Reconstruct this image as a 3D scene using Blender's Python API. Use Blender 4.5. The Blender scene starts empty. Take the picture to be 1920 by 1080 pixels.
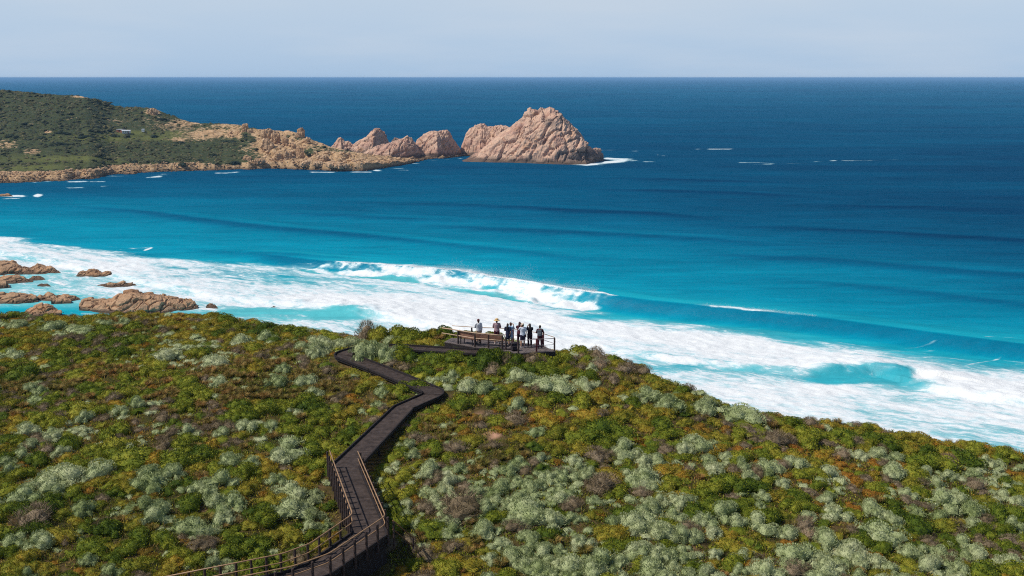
import bpy, bmesh, math, random
import numpy as np
from mathutils import Vector, Matrix

# ------------------------------------------------------------------ camera, sky, sun
sc = bpy.context.scene
C = sc.collection
R = math.radians
PITCH, FPX, CAMH = 11.16, 2000.0, 60.0
cam_d = bpy.data.cameras.new('camera')
cam_d.sensor_width = 36.0
cam_d.lens = 36.0 * FPX / 1920.0
cam_d.clip_start = 0.5
cam_d.clip_end = 400000.0
cam = bpy.data.objects.new('camera', cam_d)
C.objects.link(cam)
cam.location = (0, 0, CAMH)
cam.rotation_euler = (R(90 - PITCH), 0, 0)
sc.camera = cam

SUN_AZ = R(-103)          # sun to the left of the view, a little behind the camera
SUN_EL = R(50)
world = bpy.data.worlds.new('World')
sc.world = world
world.use_nodes = True
wn = world.node_tree
sky = wn.nodes.new('ShaderNodeTexSky')
sky.sky_type = 'NISHITA'
sky.sun_disc = False
sky.sun_elevation = SUN_EL
sky.sun_rotation = SUN_AZ
sky.altitude = 60
sky.air_density = 1.0
sky.dust_density = 0.6
sky.ozone_density = 2.5
# pale marine haze low in the sky, thin high cloud
tcw = wn.nodes.new('ShaderNodeTexCoord')
spw = wn.nodes.new('ShaderNodeSeparateXYZ'); wn.links.new(tcw.outputs['Generated'], spw.inputs[0])
hz = wn.nodes.new('ShaderNodeMapRange'); hz.interpolation_type = 'SMOOTHSTEP'
hz.inputs['From Min'].default_value = 0.02; hz.inputs['From Max'].default_value = 0.42
hz.inputs['To Min'].default_value = 0.94; hz.inputs['To Max'].default_value = 0.0
wn.links.new(spw.outputs[2], hz.inputs['Value'])
hr = wn.nodes.new('ShaderNodeValToRGB'); wn.links.new(spw.outputs[2], hr.inputs[0])
hr.color_ramp.elements[0].position = 0.0; hr.color_ramp.elements[0].color = (.40, .56, .765, 1)
hr.color_ramp.elements[1].position = 0.085; hr.color_ramp.elements[1].color = (.55, .66, .80, 1)
mpw = wn.nodes.new('ShaderNodeMapping'); mpw.inputs['Scale'].default_value = (2.2, 2.2, 16); wn.links.new(tcw.outputs['Generated'], mpw.inputs[0])
nzw = wn.nodes.new('ShaderNodeTexNoise'); nzw.inputs['Scale'].default_value = 2.0; nzw.inputs['Detail'].default_value = 5; wn.links.new(mpw.outputs[0], nzw.inputs['Vector'])
cmr = wn.nodes.new('ShaderNodeMapRange'); cmr.inputs['From Min'].default_value = .42; cmr.inputs['From Max'].default_value = .78; cmr.inputs['To Max'].default_value = .55
wn.links.new(nzw.outputs['Fac'], cmr.inputs['Value'])
mxc = wn.nodes.new('ShaderNodeMix'); mxc.data_type = 'RGBA'; wn.links.new(cmr.outputs[0], mxc.inputs[0]); wn.links.new(hr.outputs[0], mxc.inputs[6]); mxc.inputs[7].default_value = (.60, .68, .79, 1)
scw = wn.nodes.new('ShaderNodeVectorMath'); scw.operation = 'SCALE'; wn.links.new(mxc.outputs[2], scw.inputs[0]); scw.inputs['Scale'].default_value = 1 / 0.09
mxw = wn.nodes.new('ShaderNodeMix'); mxw.data_type = 'RGBA'
wn.links.new(hz.outputs[0], mxw.inputs[0]); wn.links.new(sky.outputs[0], mxw.inputs[6]); wn.links.new(scw.outputs[0], mxw.inputs[7])
wn.links.new(mxw.outputs[2], wn.nodes['Background'].inputs['Color'])
wn.nodes['Background'].inputs['Strength'].default_value = 0.09
sun_d = bpy.data.lights.new('sun', 'SUN')
sun_d.energy = 4.0
sun_d.angle = R(0.53)
sun_d.color = (1.0, 0.95, 0.87)
sun = bpy.data.objects.new('sun', sun_d)
C.objects.link(sun)
sdir = Vector((math.sin(SUN_AZ) * math.cos(SUN_EL), math.cos(SUN_AZ) * math.cos(SUN_EL), math.sin(SUN_EL)))
sun.rotation_euler = sdir.to_track_quat('Z', 'Y').to_euler()
sun.location = (-60, -20, 120)
sc.view_settings.view_transform = 'Standard'
sc.view_settings.look = 'None'
sc.view_settings.exposure = 0.0
sc.view_settings.gamma = 1.0
sc.cycles.use_denoising = False
sc.cycles.filter_width = 1.1
sc.cycles.sample_clamp_indirect = 3.0
sc.cycles.max_bounces = 5
sc.cycles.diffuse_bounces = 2
sc.cycles.glossy_bounces = 2
sc.cycles.transmission_bounces = 3
sc.cycles.volume_bounces = 0
sc.cycles.caustics_reflective = False
sc.cycles.caustics_refractive = False

HAZE_D = 7.0e-5
rng = np.random.default_rng(7)
TH = R(PITCH)
FWD = np.array([0, math.cos(TH), -math.sin(TH)])
UP = np.array([0, math.sin(TH), math.cos(TH)])


# where a sight line of the photograph meets a level plane; used to survey real positions
def unp(px, py, z=0.0):
    px = np.asarray(px, float); py = np.asarray(py, float)
    ray = FWD + np.array([1., 0, 0]) * ((px - 960) / FPX)[..., None] + UP * ((540 - py) / FPX)[..., None]
    t = (np.asarray(z, float) - CAMH) / ray[..., 2]
    return np.array([0, 0, CAMH]) + ray * t[..., None]


def proj(p):
    q = np.asarray(p, float) - np.array([0, 0, CAMH])
    d = q @ FWD
    d = np.where(np.abs(d) < 1e-3, 1e-3, d)
    return 960 + FPX * q[..., 0] / d, 540 - FPX * (q @ UP) / d, d


# ------------------------------------------------------------------ noise
def _h(ix, iy, iz, seed):
    h = (ix.astype(np.int64) * 374761393 + iy.astype(np.int64) * 668265263 + iz.astype(np.int64) * 2147483647 + seed * 974634777) & 0xffffffff
    h = ((h ^ (h >> 13)) * 1274126177) & 0xffffffff
    h = ((h ^ (h >> 16)) * 2246822519) & 0xffffffff
    return ((h ^ (h >> 15)) & 0xffffff) / float(0xffffff) * 2 - 1


def vn(p, seed=0):
    i = np.floor(p).astype(np.int64)
    f = p - i
    f = f * f * f * (f * (f * 6 - 15) + 10)
    x, y, z = i[:, 0], i[:, 1], i[:, 2]
    fx, fy, fz = f[:, 0], f[:, 1], f[:, 2]
    def L(a, b, t): return a + (b - a) * t
    c = [[[_h(x + a, y + b, z + d, seed) for d in (0, 1)] for b in (0, 1)] for a in (0, 1)]
    return L(L(L(c[0][0][0], c[1][0][0], fx), L(c[0][1][0], c[1][1][0], fx), fy),
             L(L(c[0][0][1], c[1][0][1], fx), L(c[0][1][1], c[1][1][1], fx), fy), fz)


def fbm(p, octv=4, seed=0, gain=.5, ridged=False):
    p = np.asarray(p, float)
    s = np.zeros(len(p)); a = 1.; t = 0.
    for k in range(octv):
        n = vn(p * (2.03 ** k) + k * 17.3, seed + k)
        s += a * ((1 - 2 * np.abs(n)) if ridged else n)
        t += a; a *= gain
    return s / t


def cells(p, seed=0):
    p = np.asarray(p, float)
    i = np.floor(p).astype(np.int64)
    f1 = np.full(len(p), 9.); f2 = np.full(len(p), 9.); idr = np.zeros(len(p))
    for a in (-1, 0, 1):
        for b in (-1, 0, 1):
            for c in (-1, 0, 1):
                q = i + np.array([a, b, c])
                o = np.stack([_h(q[:, 0], q[:, 1], q[:, 2], seed + s) for s in (1, 2, 3)], 1) * .5 + .5
                d = np.linalg.norm(q + o - p, axis=1)
                near = d < f1
                f2 = np.where(near, f1, np.minimum(f2, d))
                idr = np.where(near, o[:, 0], idr)
                f1 = np.where(near, d, f1)
    return f1, f2, idr


def sstep(a, b, x):
    t = np.clip((x - a) / (b - a), 0, 1)
    return t * t * (3 - 2 * t)


# ------------------------------------------------------------------ mesh helpers
def mk_mesh(name, V, F, mat=None, smooth=False, attrs=None):
    V = np.asarray(V, np.float32); F = np.asarray(F, np.int32)
    me = bpy.data.meshes.new(name)
    me.vertices.add(len(V)); me.vertices.foreach_set('co', V.ravel())
    k = F.shape[1]
    me.loops.add(F.size); me.loops.foreach_set('vertex_index', F.ravel())
    me.polygons.add(len(F)); me.polygons.foreach_set('loop_start', np.arange(0, F.size, k, dtype=np.int32))
    me.polygons.foreach_set('use_smooth', np.full(len(F), smooth, bool))
    for an, av in (attrs or {}).items():
        at = me.attributes.new(an, 'FLOAT', 'POINT')
        at.data.foreach_set('value', np.asarray(av, np.float32))
    me.update(calc_edges=True)
    if mat: me.materials.append(mat)
    return me


def link(name, me, parent=None):
    o = bpy.data.objects.new(name, me)
    C.objects.link(o)
    if parent is not None: o.parent = parent
    return o


def tag(o, label=None, cat=None, group=None, kind=None):
    if label: o['label'] = label
    if cat: o['category'] = cat
    if group: o['group'] = group
    if kind: o['kind'] = kind
    return o


def empty(name, loc=(0, 0, 0), rz=0.0):
    o = bpy.data.objects.new(name, None)
    o.empty_display_size = .2
    C.objects.link(o)
    o.location = loc; o.rotation_euler = (0, 0, rz)
    return o


class MB:
    """collects boxes, tubes and bars (quads / tris) and builds ONE mesh object"""
    def __init__(s): s.bm = bmesh.new()
    def box(s, c, size, rot=None, bevel=0.0):
        m = Matrix.Translation(Vector(c)) @ (rot.to_4x4() if rot is not None else Matrix.Identity(4)) @ Matrix.Diagonal((*size, 1))
        r = bmesh.ops.create_cube(s.bm, size=1.0, matrix=m)
        if bevel:
            es = list({e for v in r['verts'] for e in v.link_edges})
            bmesh.ops.bevel(s.bm, geom=es, offset=bevel, segments=1, affect='EDGES')
        return s
    def bar(s, a, b, w, h, bevel=0.0):
        a = Vector(a); b = Vector(b); d = b - a
        x = d.normalized(); up = Vector((0, 0, 1))
        if abs(x.z) > .98: up = Vector((0, 1, 0))
        y = up.cross(x).normalized(); z = x.cross(y)
        rot = Matrix((x, y, z)).transposed()
        return s.box((a + b) / 2, (d.length, w, h), rot, bevel)
    def tube(s, pts, r, seg=8, cap=True):
        pts = [Vector(p) for p in pts]
        rs = r if isinstance(r, (list, tuple)) else [r] * len(pts)
        rings = []
        prev = None
        for i, p in enumerate(pts):
            t = (pts[min(i + 1, len(pts) - 1)] - pts[max(i - 1, 0)])
            t = t.normalized() if t.length > 1e-9 else Vector((0, 0, 1))
            u = prev if prev is not None else (Vector((0, 0, 1)) if abs(t.z) < .9 else Vector((1, 0, 0)))
            n = (u - t * u.dot(t)).normalized(); prev = n
            b = t.cross(n)
            rings.append([s.bm.verts.new(p + (n * math.cos(2 * math.pi * k / seg) + b * math.sin(2 * math.pi * k / seg)) * rs[i]) for k in range(seg)])
        for a, b in zip(rings[:-1], rings[1:]):
            for k in range(seg):
                s.bm.faces.new((a[k], a[(k + 1) % seg], b[(k + 1) % seg], b[k]))
        if cap:
            s.bm.faces.new(rings[0][::-1]); s.bm.faces.new(rings[-1])
        return s
    def ball(s, c, r, sc_=(1, 1, 1), rot=None, sub=2):
        m = Matrix.Translation(Vector(c)) @ (rot.to_4x4() if rot is not None else Matrix.Identity(4)) @ Matrix.Diagonal((r * sc_[0], r * sc_[1], r * sc_[2], 1))
        bmesh.ops.create_icosphere(s.bm, subdivisions=sub, radius=1.0, matrix=m)
        return s
    def build(s, name, mat, parent=None, smooth=False):
        bmesh.ops.recalc_face_normals(s.bm, faces=s.bm.faces)
        me = bpy.data.meshes.new(name)
        s.bm.to_mesh(me); s.bm.free()
        if smooth:
            me.polygons.foreach_set('use_smooth', np.ones(len(me.polygons), bool))
        if mat: me.materials.append(mat)
        return link(name, me, parent)


# ------------------------------------------------------------------ material helpers
def new_mat(name):
    m = bpy.data.materials.new(name)
    m.use_nodes = True
    nt = m.node_tree
    nt.nodes.clear()
    out = nt.nodes.new('ShaderNodeOutputMaterial')
    return m, nt, out


def N(nt, typ, **kw):
    n = nt.nodes.new(typ)
    for k, v in kw.items():
        if k in n.inputs: n.inputs[k].default_value = v
        else: setattr(n, k, v)
    return n


def ramp(nt, stops, fac=None, interp='LINEAR'):
    n = nt.nodes.new('ShaderNodeValToRGB')
    cr = n.color_ramp
    cr.interpolation = interp
    while len(cr.elements) < len(stops): cr.elements.new(.5)
    for e, (p, c) in zip(cr.elements, stops):
        e.position = p; e.color = (*c, 1)
    if fac is not None: nt.links.new(fac, n.inputs[0])
    return n


def mixc(nt, fac, a, b, mode='MIX'):
    n = nt.nodes.new('ShaderNodeMix')
    n.data_type = 'RGBA'; n.blend_type = mode
    for sock, v in ((n.inputs[0], fac), (n.inputs[6], a), (n.inputs[7], b)):
        if hasattr(v, 'is_output') or hasattr(v, 'links'): nt.links.new(v, sock)
        elif isinstance(v, (int, float)): sock.default_value = v
        else: sock.default_value = (*v, 1)
    return n.outputs[2]


def math_n(nt, op, a, b=None, c=None, clamp=False):
    n = nt.nodes.new('ShaderNodeMath'); n.operation = op; n.use_clamp = clamp
    for k, v in enumerate((a, b, c)):
        if v is None: continue
        if hasattr(v, 'links'): nt.links.new(v, n.inputs[k])
        else: n.inputs[k].default_value = v
    return n.outputs[0]


def attr(nt, name):
    n = nt.nodes.new('ShaderNodeAttribute'); n.attribute_name = name
    return n.outputs['Fac']


def noise(nt, scale, detail=4, rough=.55, vec=None, dist=0.0):
    n = N(nt, 'ShaderNodeTexNoise', Scale=scale, Detail=detail, Roughness=rough, Distortion=dist)
    if vec is not None: nt.links.new(vec, n.inputs['Vector'])
    return n.outputs['Fac']


def geo_pos(nt, scale=(1, 1, 1), rot=(0, 0, 0)):
    g = nt.nodes.new('ShaderNodeNewGeometry')
    m = nt.nodes.new('ShaderNodeMapping')
    m.inputs['Scale'].default_value = scale
    m.inputs['Rotation'].default_value = rot
    nt.links.new(g.outputs['Position'], m.inputs['Vector'])
    return m.outputs[0]


def simple_mat(name, color, rough=.7, var=.15, nscale=8.0, spec=.3, bump=0.0, col2=None):
    m, nt, out = new_mat(name)
    tc = nt.nodes.new('ShaderNodeTexCoord')
    f = noise(nt, nscale, 5, .6, tc.outputs['Object'])
    c2 = col2 or tuple(min(1, c * (1 + var * 1.6)) for c in color)
    c1 = tuple(c * (1 - var) for c in color)
    r_ = ramp(nt, [(.3, c1), (.7, c2)], f)
    p = N(nt, 'ShaderNodeBsdfPrincipled', Roughness=rough)
    p.inputs['Specular IOR Level'].default_value = spec
    nt.links.new(r_.outputs[0], p.inputs['Base Color'])
    if bump:
        b = N(nt, 'ShaderNodeBump', Strength=bump, Distance=.02)
        nt.links.new(f, b.inputs['Height']); nt.links.new(b.outputs[0], p.inputs['Normal'])
    nt.links.new(p.outputs[0], out.inputs['Surface'])
    return m

# ------------------------------------------------------------------ SEA
def col_table(cols, px, py):
    """survey table: for each column x a list of (y, value); linear both ways"""
    xs = sorted(cols)
    vals = np.stack([np.interp(py, [a for a, _ in cols[x]], [b for _, b in cols[x]]) for x in xs])
    k = np.clip(np.searchsorted(xs, px) - 1, 0, len(xs) - 2)
    xa = np.array(xs, float)
    t = np.clip((px - xa[k]) / (xa[k + 1] - xa[k]), 0, 1)
    idx = np.arange(len(px))
    return vals[k, idx] * (1 - t) + vals[k + 1, idx] * t


FOAM = {
 -400: [(420, 0), (428, 0.95), (450, 1), (462, 0.9), (475, 0.526), (520, 0.3), (600, 0.3)],
 0: [(441, 0), (447, 0.95), (466, 1), (478, 0.92), (488, 0.632), (520, 0.526), (545, 0.491), (570, 0.468), (590, 0.15)],
 100: [(455, 0), (463, 0.9), (488, 1), (498, 0.92), (508, 0.632), (530, 0.548), (560, 0.491), (580, 0.3), (600, 0.25)],
 200: [(464, 0), (474, 0.737), (488, 0.86), (498, 1), (515, 0.95), (526, 0.632), (560, 0.548), (600, 0.468)],
 300: [(478, 0), (488, 0.79), (505, 0.653), (515, 0.95), (537, 1), (550, 0.684), (575, 0.579), (600, 0.491)],
 400: [(485, 0), (495, 0.653), (518, 0.611), (528, 0.95), (555, 1), (566, 0.716), (580, 0.579), (588, 0.409), (600, 0.526)],
 500: [(490, 0), (500, 0.716), (520, 0.548), (535, 0.653), (545, 1), (568, 0.95), (577, 0.526), (583, 0.12), (592, 0.491), (610, 0.632)],
 640: [(497, 0), (508, 0.716), (530, 0.579), (548, 0.758), (560, 1), (581, 1), (587, 0.3), (596, 0.25), (602, 0.632), (640, 0.632)],
 760: [(500, 0), (512, 0.632), (520, 0.758), (545, 0.653), (560, 0.842), (575, 1), (600, 1), (607, 0.737), (640, 0.632)],
 850: [(505, 0), (525, 0.86), (545, 0.611), (560, 0.758), (575, 1), (640, 1)],
 1000: [(540, 0), (556, 0.842), (575, 0.758), (590, 0.88), (600, 1), (660, 1)],
 1100: [(575, 0), (585, 0.579), (592, 0.3), (600, 0.632), (612, 1), (650, 1)],
 1200: [(590, 0), (598, 0.526), (607, 0.95), (650, 1), (665, 0.95), (675, 0.632), (690, 0.632)],
 1300: [(600, 0), (610, 0.737), (620, 0.98), (665, 1), (680, 0.95), (686, 0.409), (700, 0.632), (720, 0.684)],
 1400: [(610, 0), (622, 0.526), (635, 0.95), (675, 0.95), (688, 0.9), (693, 0.491), (705, 0.548), (720, 0.758), (760, 0.737)],
 1500: [(626, 0), (640, 0.526), (655, 0.9), (690, 0.9), (697, 0.632), (710, 0.526), (722, 0.86), (740, 0.758)],
 1560: [(632, 0), (644, 0.526), (657, 0.86), (690, 0.9), (696, 0.526), (700, 0.25), (716, 0.25), (722, 0.98), (735, 0.95), (744, 0.716), (800, 0.716)],
 1620: [(640, 0), (648, 0.42), (660, 0.75), (692, 0.88), (697, 0.55), (700, .34), (708, .22), (716, .36), (722, 0.8), (734, 0.8), (742, 0.68), (800, 0.68)],
 1700: [(650, 0), (660, 0.4), (678, 0.6), (700, 0.82), (705, 0.55), (709, .30), (716, .24), (723, .42), (729, 0.62), (740, 0.68), (800, 0.68)],
 1722: [(652, 0), (662, 0.398), (685, 0.632), (703, 0.842), (707, 0.98), (716, 1), (726, 0.526), (732, 0.695), (800, 0.695)],
 1800: [(658, 0), (670, 0.374), (690, 0.505), (706, 0.737), (713, 1), (742, 1), (748, 0.716), (800, 0.695)],
 1920: [(668, 0), (675, 0.3), (700, 0.526), (716, 0.737), (724, 1), (752, 1), (758, 0.716), (840, 0.695)],
 2300: [(690, 0), (710, 0.3), (730, 0.632), (752, 1), (782, 1), (790, 0.716), (870, 0.695)]}
DEPTH_TONE = {  # water tone: pale shallows, darkest mid-distance, paler again towards the horizon
 -400: [(160, .74), (240, .84), (330, .85), (350, .7), (370, .42), (400, .25), (430, .16), (480, .1)],
 0: [(160, .74), (240, .84), (300, .9), (345, .84), (362, .76), (380, .5), (410, .36), (440, .27), (480, .12), (510, .0), (565, .0), (585, .3), (600, .4)],
 400: [(160, .74), (240, .84), (300, .9), (325, .85), (360, .70), (400, .55), (440, .40), (470, .31), (490, .22), (560, .1)],
 900: [(160, .74), (200, .8), (240, .86), (300, .9), (340, .82), (390, .68), (430, .52), (465, .36), (500, .25), (560, .12)],
 1400: [(160, .74), (200, .82), (240, .9), (300, .95), (380, .9), (430, .76), (480, .56), (520, .40), (560, .28), (620, .16), (700, .08)],
 1920: [(160, .74), (200, .82), (240, .92), (300, .98), (400, 1), (460, .88), (520, .66), (580, .46), (620, .30), (660, .18), (720, .08)],
 2600: [(160, .74), (240, .92), (400, 1), (560, .9), (660, .5), (740, .15)]}
# narrow lines of foam: round the rocks, off the island, along the headland
LINES = [(560, 312, 700, 319, 1.2, .5), (190, 331, 330, 327, 1.6, .55), (270, 333, 305, 331, 2.2, .8), (55, 343, 100, 340, 1.6, .9), (125, 341, 165, 340, 2, .9),
 (165, 341, 200, 340, 1.5, .7), (120, 352, 160, 352, 1.6, .85), (188, 350, 208, 349, 2.2, 1), (300, 327, 340, 325, 1.2, .8), (400, 325, 450, 323, 1.5, .85),
 (580, 323, 630, 323, 1.5, .8), (655, 323, 700, 322, 1.6, .85), (700, 319, 720, 321, 2, .9), (745, 319, 768, 319, 1.6, .9), (720, 317, 760, 315, 1, .6),
 (0, 367, 48, 368, 3.2, .95), (66, 369, 76, 364, 3, 1), (1, 373, 40, 372, 1.5, .6),
 (990, 304, 1130, 309, 2.2, .95), (1090, 309, 1180, 301, 4.0, 1), (1130, 297, 1190, 299, 2.8, .95), (1180, 301, 1240, 304, 1.4, .75), (870, 302, 1000, 305, 1.2, .8),
 (1120, 282, 1160, 282, 1.2, .65), (1165, 282, 1200, 283, 1.1, .6), (1215, 283, 1260, 284, 1, .55), (1300, 280, 1380, 279, 1.2, .7), (1230, 290, 1250, 293, 1, .6),
 (1380, 305, 1460, 306, 1.4, .75), (1460, 306, 1520, 306, 1, .6), (1520, 304, 1570, 301, 1.3, .8), (1575, 301, 1650, 301, 1, .6), (1660, 300, 1740, 298, .8, .5), (1410, 308, 1450, 308, 1, .6),
 (800, 302, 870, 297, .9, .6), (770, 307, 800, 305, 1, .6),
 (100, 452, 200, 462, 3, .22), (190, 462, 260, 466, 4, .3), (240, 467, 288, 464, 3, .5), (270, 470, 286, 464, 1.5, .85),
 (150, 512, 218, 520, 3, .7), (190, 538, 256, 537, 2, .8), (150, 588, 180, 590, 3, .6), (340, 580, 410, 578, 3, .7), (100, 528, 125, 534, 2.5, .9), (60, 578, 90, 568, 2.5, .8), (505, 577, 520, 577, 1.5, .9),
 (1560, 640, 1630, 647, 1.5, .5), (1690, 652, 1760, 648, 1.5, .45), (1840, 650, 1910, 644, 2, .45), (1620, 662, 1760, 655, 1.5, .5), (1750, 670, 1830, 676, 1.5, .5), (1800, 690, 1880, 668, 2, .5),
 (1480, 606, 1550, 600, 1.2, .3)]

# sea grid: fine where the photograph looks, coarse beyond
rows = [1000.]
while rows[-1] > 170:
    y = rows[-1]
    rows.append(y - (4 if y > 850 else .85 if y > 480 else 1.2 if y > 330 else 1.8))
DROW = 60 / np.tan(TH + np.arctan((np.array(rows) - 540) / FPX))
DROW = np.concatenate([[60, 95], DROW, np.geomspace(DROW[-1] * 1.05, 150000, 60)])
cols_px = np.concatenate([[-14000, -8000, -5000, -3000, -2000, -1300, -900, -600, -400, -250], np.arange(-150, 2071, 3.3), [2150, 2300, 2500, 2900, 3500, 4500, 6500, 10000, 16000]])
tanx = (cols_px - 960) / FPX
depth_cam = DROW * math.cos(TH) + 60 * math.sin(TH)
SX = depth_cam[:, None] * tanx[None, :]
SY = np.repeat(DROW[:, None], len(tanx), 1)
nr, nc = SX.shape
P = np.stack([SX.ravel(), SY.ravel(), np.zeros(nr * nc)], 1)
ppx, ppy, pd = proj(P)
WDIR = np.array([.84, -.54]); WNRM = np.array([-.54, -.84])   # along the crests / towards the beach
al = P[:, 0] * WDIR[0] + P[:, 1] * WDIR[1]
ac = P[:, 0] * WNRM[0] + P[:, 1] * WNRM[1]
near = (pd < 1500)


def poly_sd(poly, extra):
    """signed distance (+ towards beach) to a crest polyline and interpolated extra value"""
    best = np.full(len(P), 1e9); sgn = np.ones(len(P)); ex = np.zeros(len(P))
    for k in range(len(poly) - 1):
        a = poly[k][:2]; b = poly[k + 1][:2]; d = b - a; L = np.linalg.norm(d)
        t = ((P[:, :2] - a) @ d) / (L * L)
        tc = np.clip(t, 0, 1)
        q = a + tc[:, None] * d
        r = P[:, :2] - q
        dist = np.linalg.norm(r, axis=1)
        m = dist < best
        best = np.where(m, dist, best)
        nrm = np.array([d[1], -d[0]]) / L
        if nrm[1] > 0: nrm = -nrm
        sgn = np.where(m, np.sign(r @ nrm + 1e-9), sgn)
        ex = np.where(m, extra[k] + (extra[k + 1] - extra[k]) * tc, ex)
    return best * sgn, ex


foam = col_table(FOAM, ppx, ppy)
dep_tone = col_table(DEPTH_TONE, ppx, ppy)
wob = fbm(np.stack([al * .03, ac * .05, al * 0], 1), 3, 5)
foam = np.where(ppy < 430, 0, foam)
jit = fbm(np.stack([al * .05, ac * .12, al * 0], 1), 4, 77)
foam = np.clip(foam + .17 * jit * (foam > .02) * (foam < .99), 0, 1)
wash = fbm(np.stack([al * .018, ac * .085, al * 0], 1), 4, 121, .6)
wash2 = fbm(np.stack([al * .07, ac * .2, al * 0], 1), 3, 131, .6)
foam = foam * (1 - .26 * sstep(-.05, .45, wash + .5 * wash2) * (foam > .3))
zoff = np.zeros(len(P)); shx = np.zeros(len(P)); rough = np.zeros(len(P))
# open swell lines
SWELL = [
 ([(130, 384), (200, 391), (300, 402), (450, 424), (640, 441), (800, 455), (1000, 474), (1200, 492)], [0, .7, 1.3, 1.7, 1.6, 1.3, 1.0, 0], 9),
 ([(760, 378), (850, 384), (1000, 391), (1220, 402), (1400, 412)], [0, .9, 1.4, 1.5, 0], 12),
 ([(760, 420), (900, 427), (1100, 437), (1350, 450), (1500, 459)], [0, 1.0, 1.3, 1.1, 0], 10),
 ([(480, 398), (600, 402), (760, 408), (900, 415)], [0, .8, .7, 0], 10),
 ([(1050, 352), (1200, 357), (1400, 363), (1550, 368)], [0, 1.0, 1.2, 0], 14),
 ([(1250, 415), (1500, 428), (1750, 442), (2100, 460)], [0, .9, 1.1, 1.1], 11),
 ([(1300, 470), (1500, 484), (1750, 503), (2100, 530)], [0, .9, 1.2, 1.2], 10),
 ([(1350, 510), (1550, 528), (1750, 550), (2100, 590)], [0, .6, .8, .8], 9),
 ([(1450, 380), (1700, 388), (2100, 400)], [0, .9, 1.0], 13),
 ([(520, 372), (700, 378), (850, 386)], [0, .7, 0], 11),
 ([(1000, 330), (1300, 337), (1600, 345)], [0, .9, 0], 14),
 ([(300, 462), (420, 472), (560, 484), (620, 490)], [0, .8, 1.2, .6], 7)]
for pts, amp, wd in SWELL:
    pl = unp([p[0] for p in pts], [p[1] for p in pts], 0)
    s, A = poly_sd(pl, amp)
    s = s + wob * 3
    h = np.where(s < 0, np.exp(-(s / (wd * 1.6)) ** 2), np.exp(-(s / wd) ** 2)) * A
    zoff += h
    dep_tone += .20 * A * np.exp(-((s - wd * .45) / (wd * np.where(s < wd * .45, .28, .5))) ** 2) - .03 * A * np.exp(-((s + wd * .5) / (wd * .5)) ** 2)  # front face darkened, back paled: uneven sky reflection painted into the tone
# the breaking wave
W1 = [(480, 478), (560, 484), (640, 490), (760, 497), (860, 505), (960, 521), (1050, 536), (1120, 545), (1200, 557), (1300, 568), (1450, 581), (1600, 600), (1750, 620), (1920, 642), (2200, 685)]
A1 = [.6, 1.6, 2.5, 2.9, 3.0, 3.2, 3.3, 3.3, 3.2, 3.1, 3.0, 2.8, 2.6, 2.4, 2.2]
pl = unp([p[0] for p in W1], [p[1] for p in W1], np.array(A1))
s, A = poly_sd(pl, A1)
gapn = fbm(np.stack([al * .05, ac * .1, al * 0], 1), 3, 41)
brk = np.interp(ppx + 7 * np.clip(s, -1, 10) + 16 * gapn, [615, 640, 690, 730, 760, 800, 835, 870, 940, 1000, 1090, 1125, 1150, 1185], [.0, .6, .3, .75, .5, .95, .85, .75, .95, 1, 1, .8, .35, 0]) 
sw = s + wob * .8
front = np.where(sw < 0, np.exp(-(sw / 13) ** 2), 1 - sstep(0, 7.5, sw))
zoff += A * front - .25 * A / 3 * np.exp(-((sw - 9) / 4) ** 2)
shx += A * .35 * np.where(sw < 0, np.exp(-(sw / 5) ** 2), (1 - sstep(0, 6, sw)))
face = sstep(-.3, 1.2, sw) * (1 - sstep(3.0, 9, sw)) * sstep(.3, 1.5, A)
dep_tone = dep_tone + face * .36 * (ppx < 2400)  # steep face painted darker, standing for the sky it does not mirror
lip = np.exp(-((sw - .3) / 1.1) ** 2) * sstep(1.0, 2.0, A)
crestfoam = np.interp(ppx, [560, 600, 640, 670, 1130, 1150, 1280, 1320, 1380, 1440, 1500, 1540], [0, .3, .55, .9, .95, .35, .2, .5, .85, .75, .4, 0])
foam = np.maximum(foam, lip * crestfoam)
inner = (sw > -.8) & (sw < 11)
fn = fbm(np.stack([al * .16, ac * .3, al * 0], 1), 4, 31)
fv = brk * np.clip(sstep(-.8, 1.5, sw) * (1 - sstep(8, 12, sw)), 0, 1)
# thrown lip on top, a thin glassy curtain below it, churned water at the foot
curt = fbm(np.stack([al * .45, ac * .12, al * 0], 1), 3, 37)
gaps = 1.1 * np.exp(-((ppx - 706) / 15) ** 2) + .8 * np.exp(-((ppx - 797) / 9) ** 2) + 1.0 * np.exp(-((ppx - 872) / 24) ** 2) * sstep(1.5, 3, sw) + .6 * np.exp(-((ppx - 948) / 10) ** 2) + .7 * np.exp(-((ppx - 1140) / 18) ** 2)
lipf = np.exp(-((sw - .1) / .9) ** 2); foot = sstep(3.2, 6.0, sw + 1.5 * fn) * (1 - sstep(7.5, 11.5, sw + 5 * gapn + 2 * fn))
midf = sstep(.3, 1.2, sw) * (1 - sstep(4.5, 6.5, sw)) * np.clip(.68 + .36 * curt + .40 * fn + .25 * gapn - .22 * gaps, .38, .95)
prof = np.clip(np.maximum(np.maximum(lipf * 1.0, midf), foot * (.85 + .5 * fn)), 0, 1)
foam = np.where(fv > .03, np.maximum(foam * (1 - sstep(.1, .5, fv)), np.clip(sstep(.02, .45, brk) * prof, 0, 1)), foam)
dep_tone = dep_tone - .30 * fv
lump = np.clip(fbm(np.stack([al * .28, ac * .3, al * 0], 1), 4, 12) + .25, 0, 1.2)
zoff += fv * lump * (.35 + 1.1 * foot)
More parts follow.
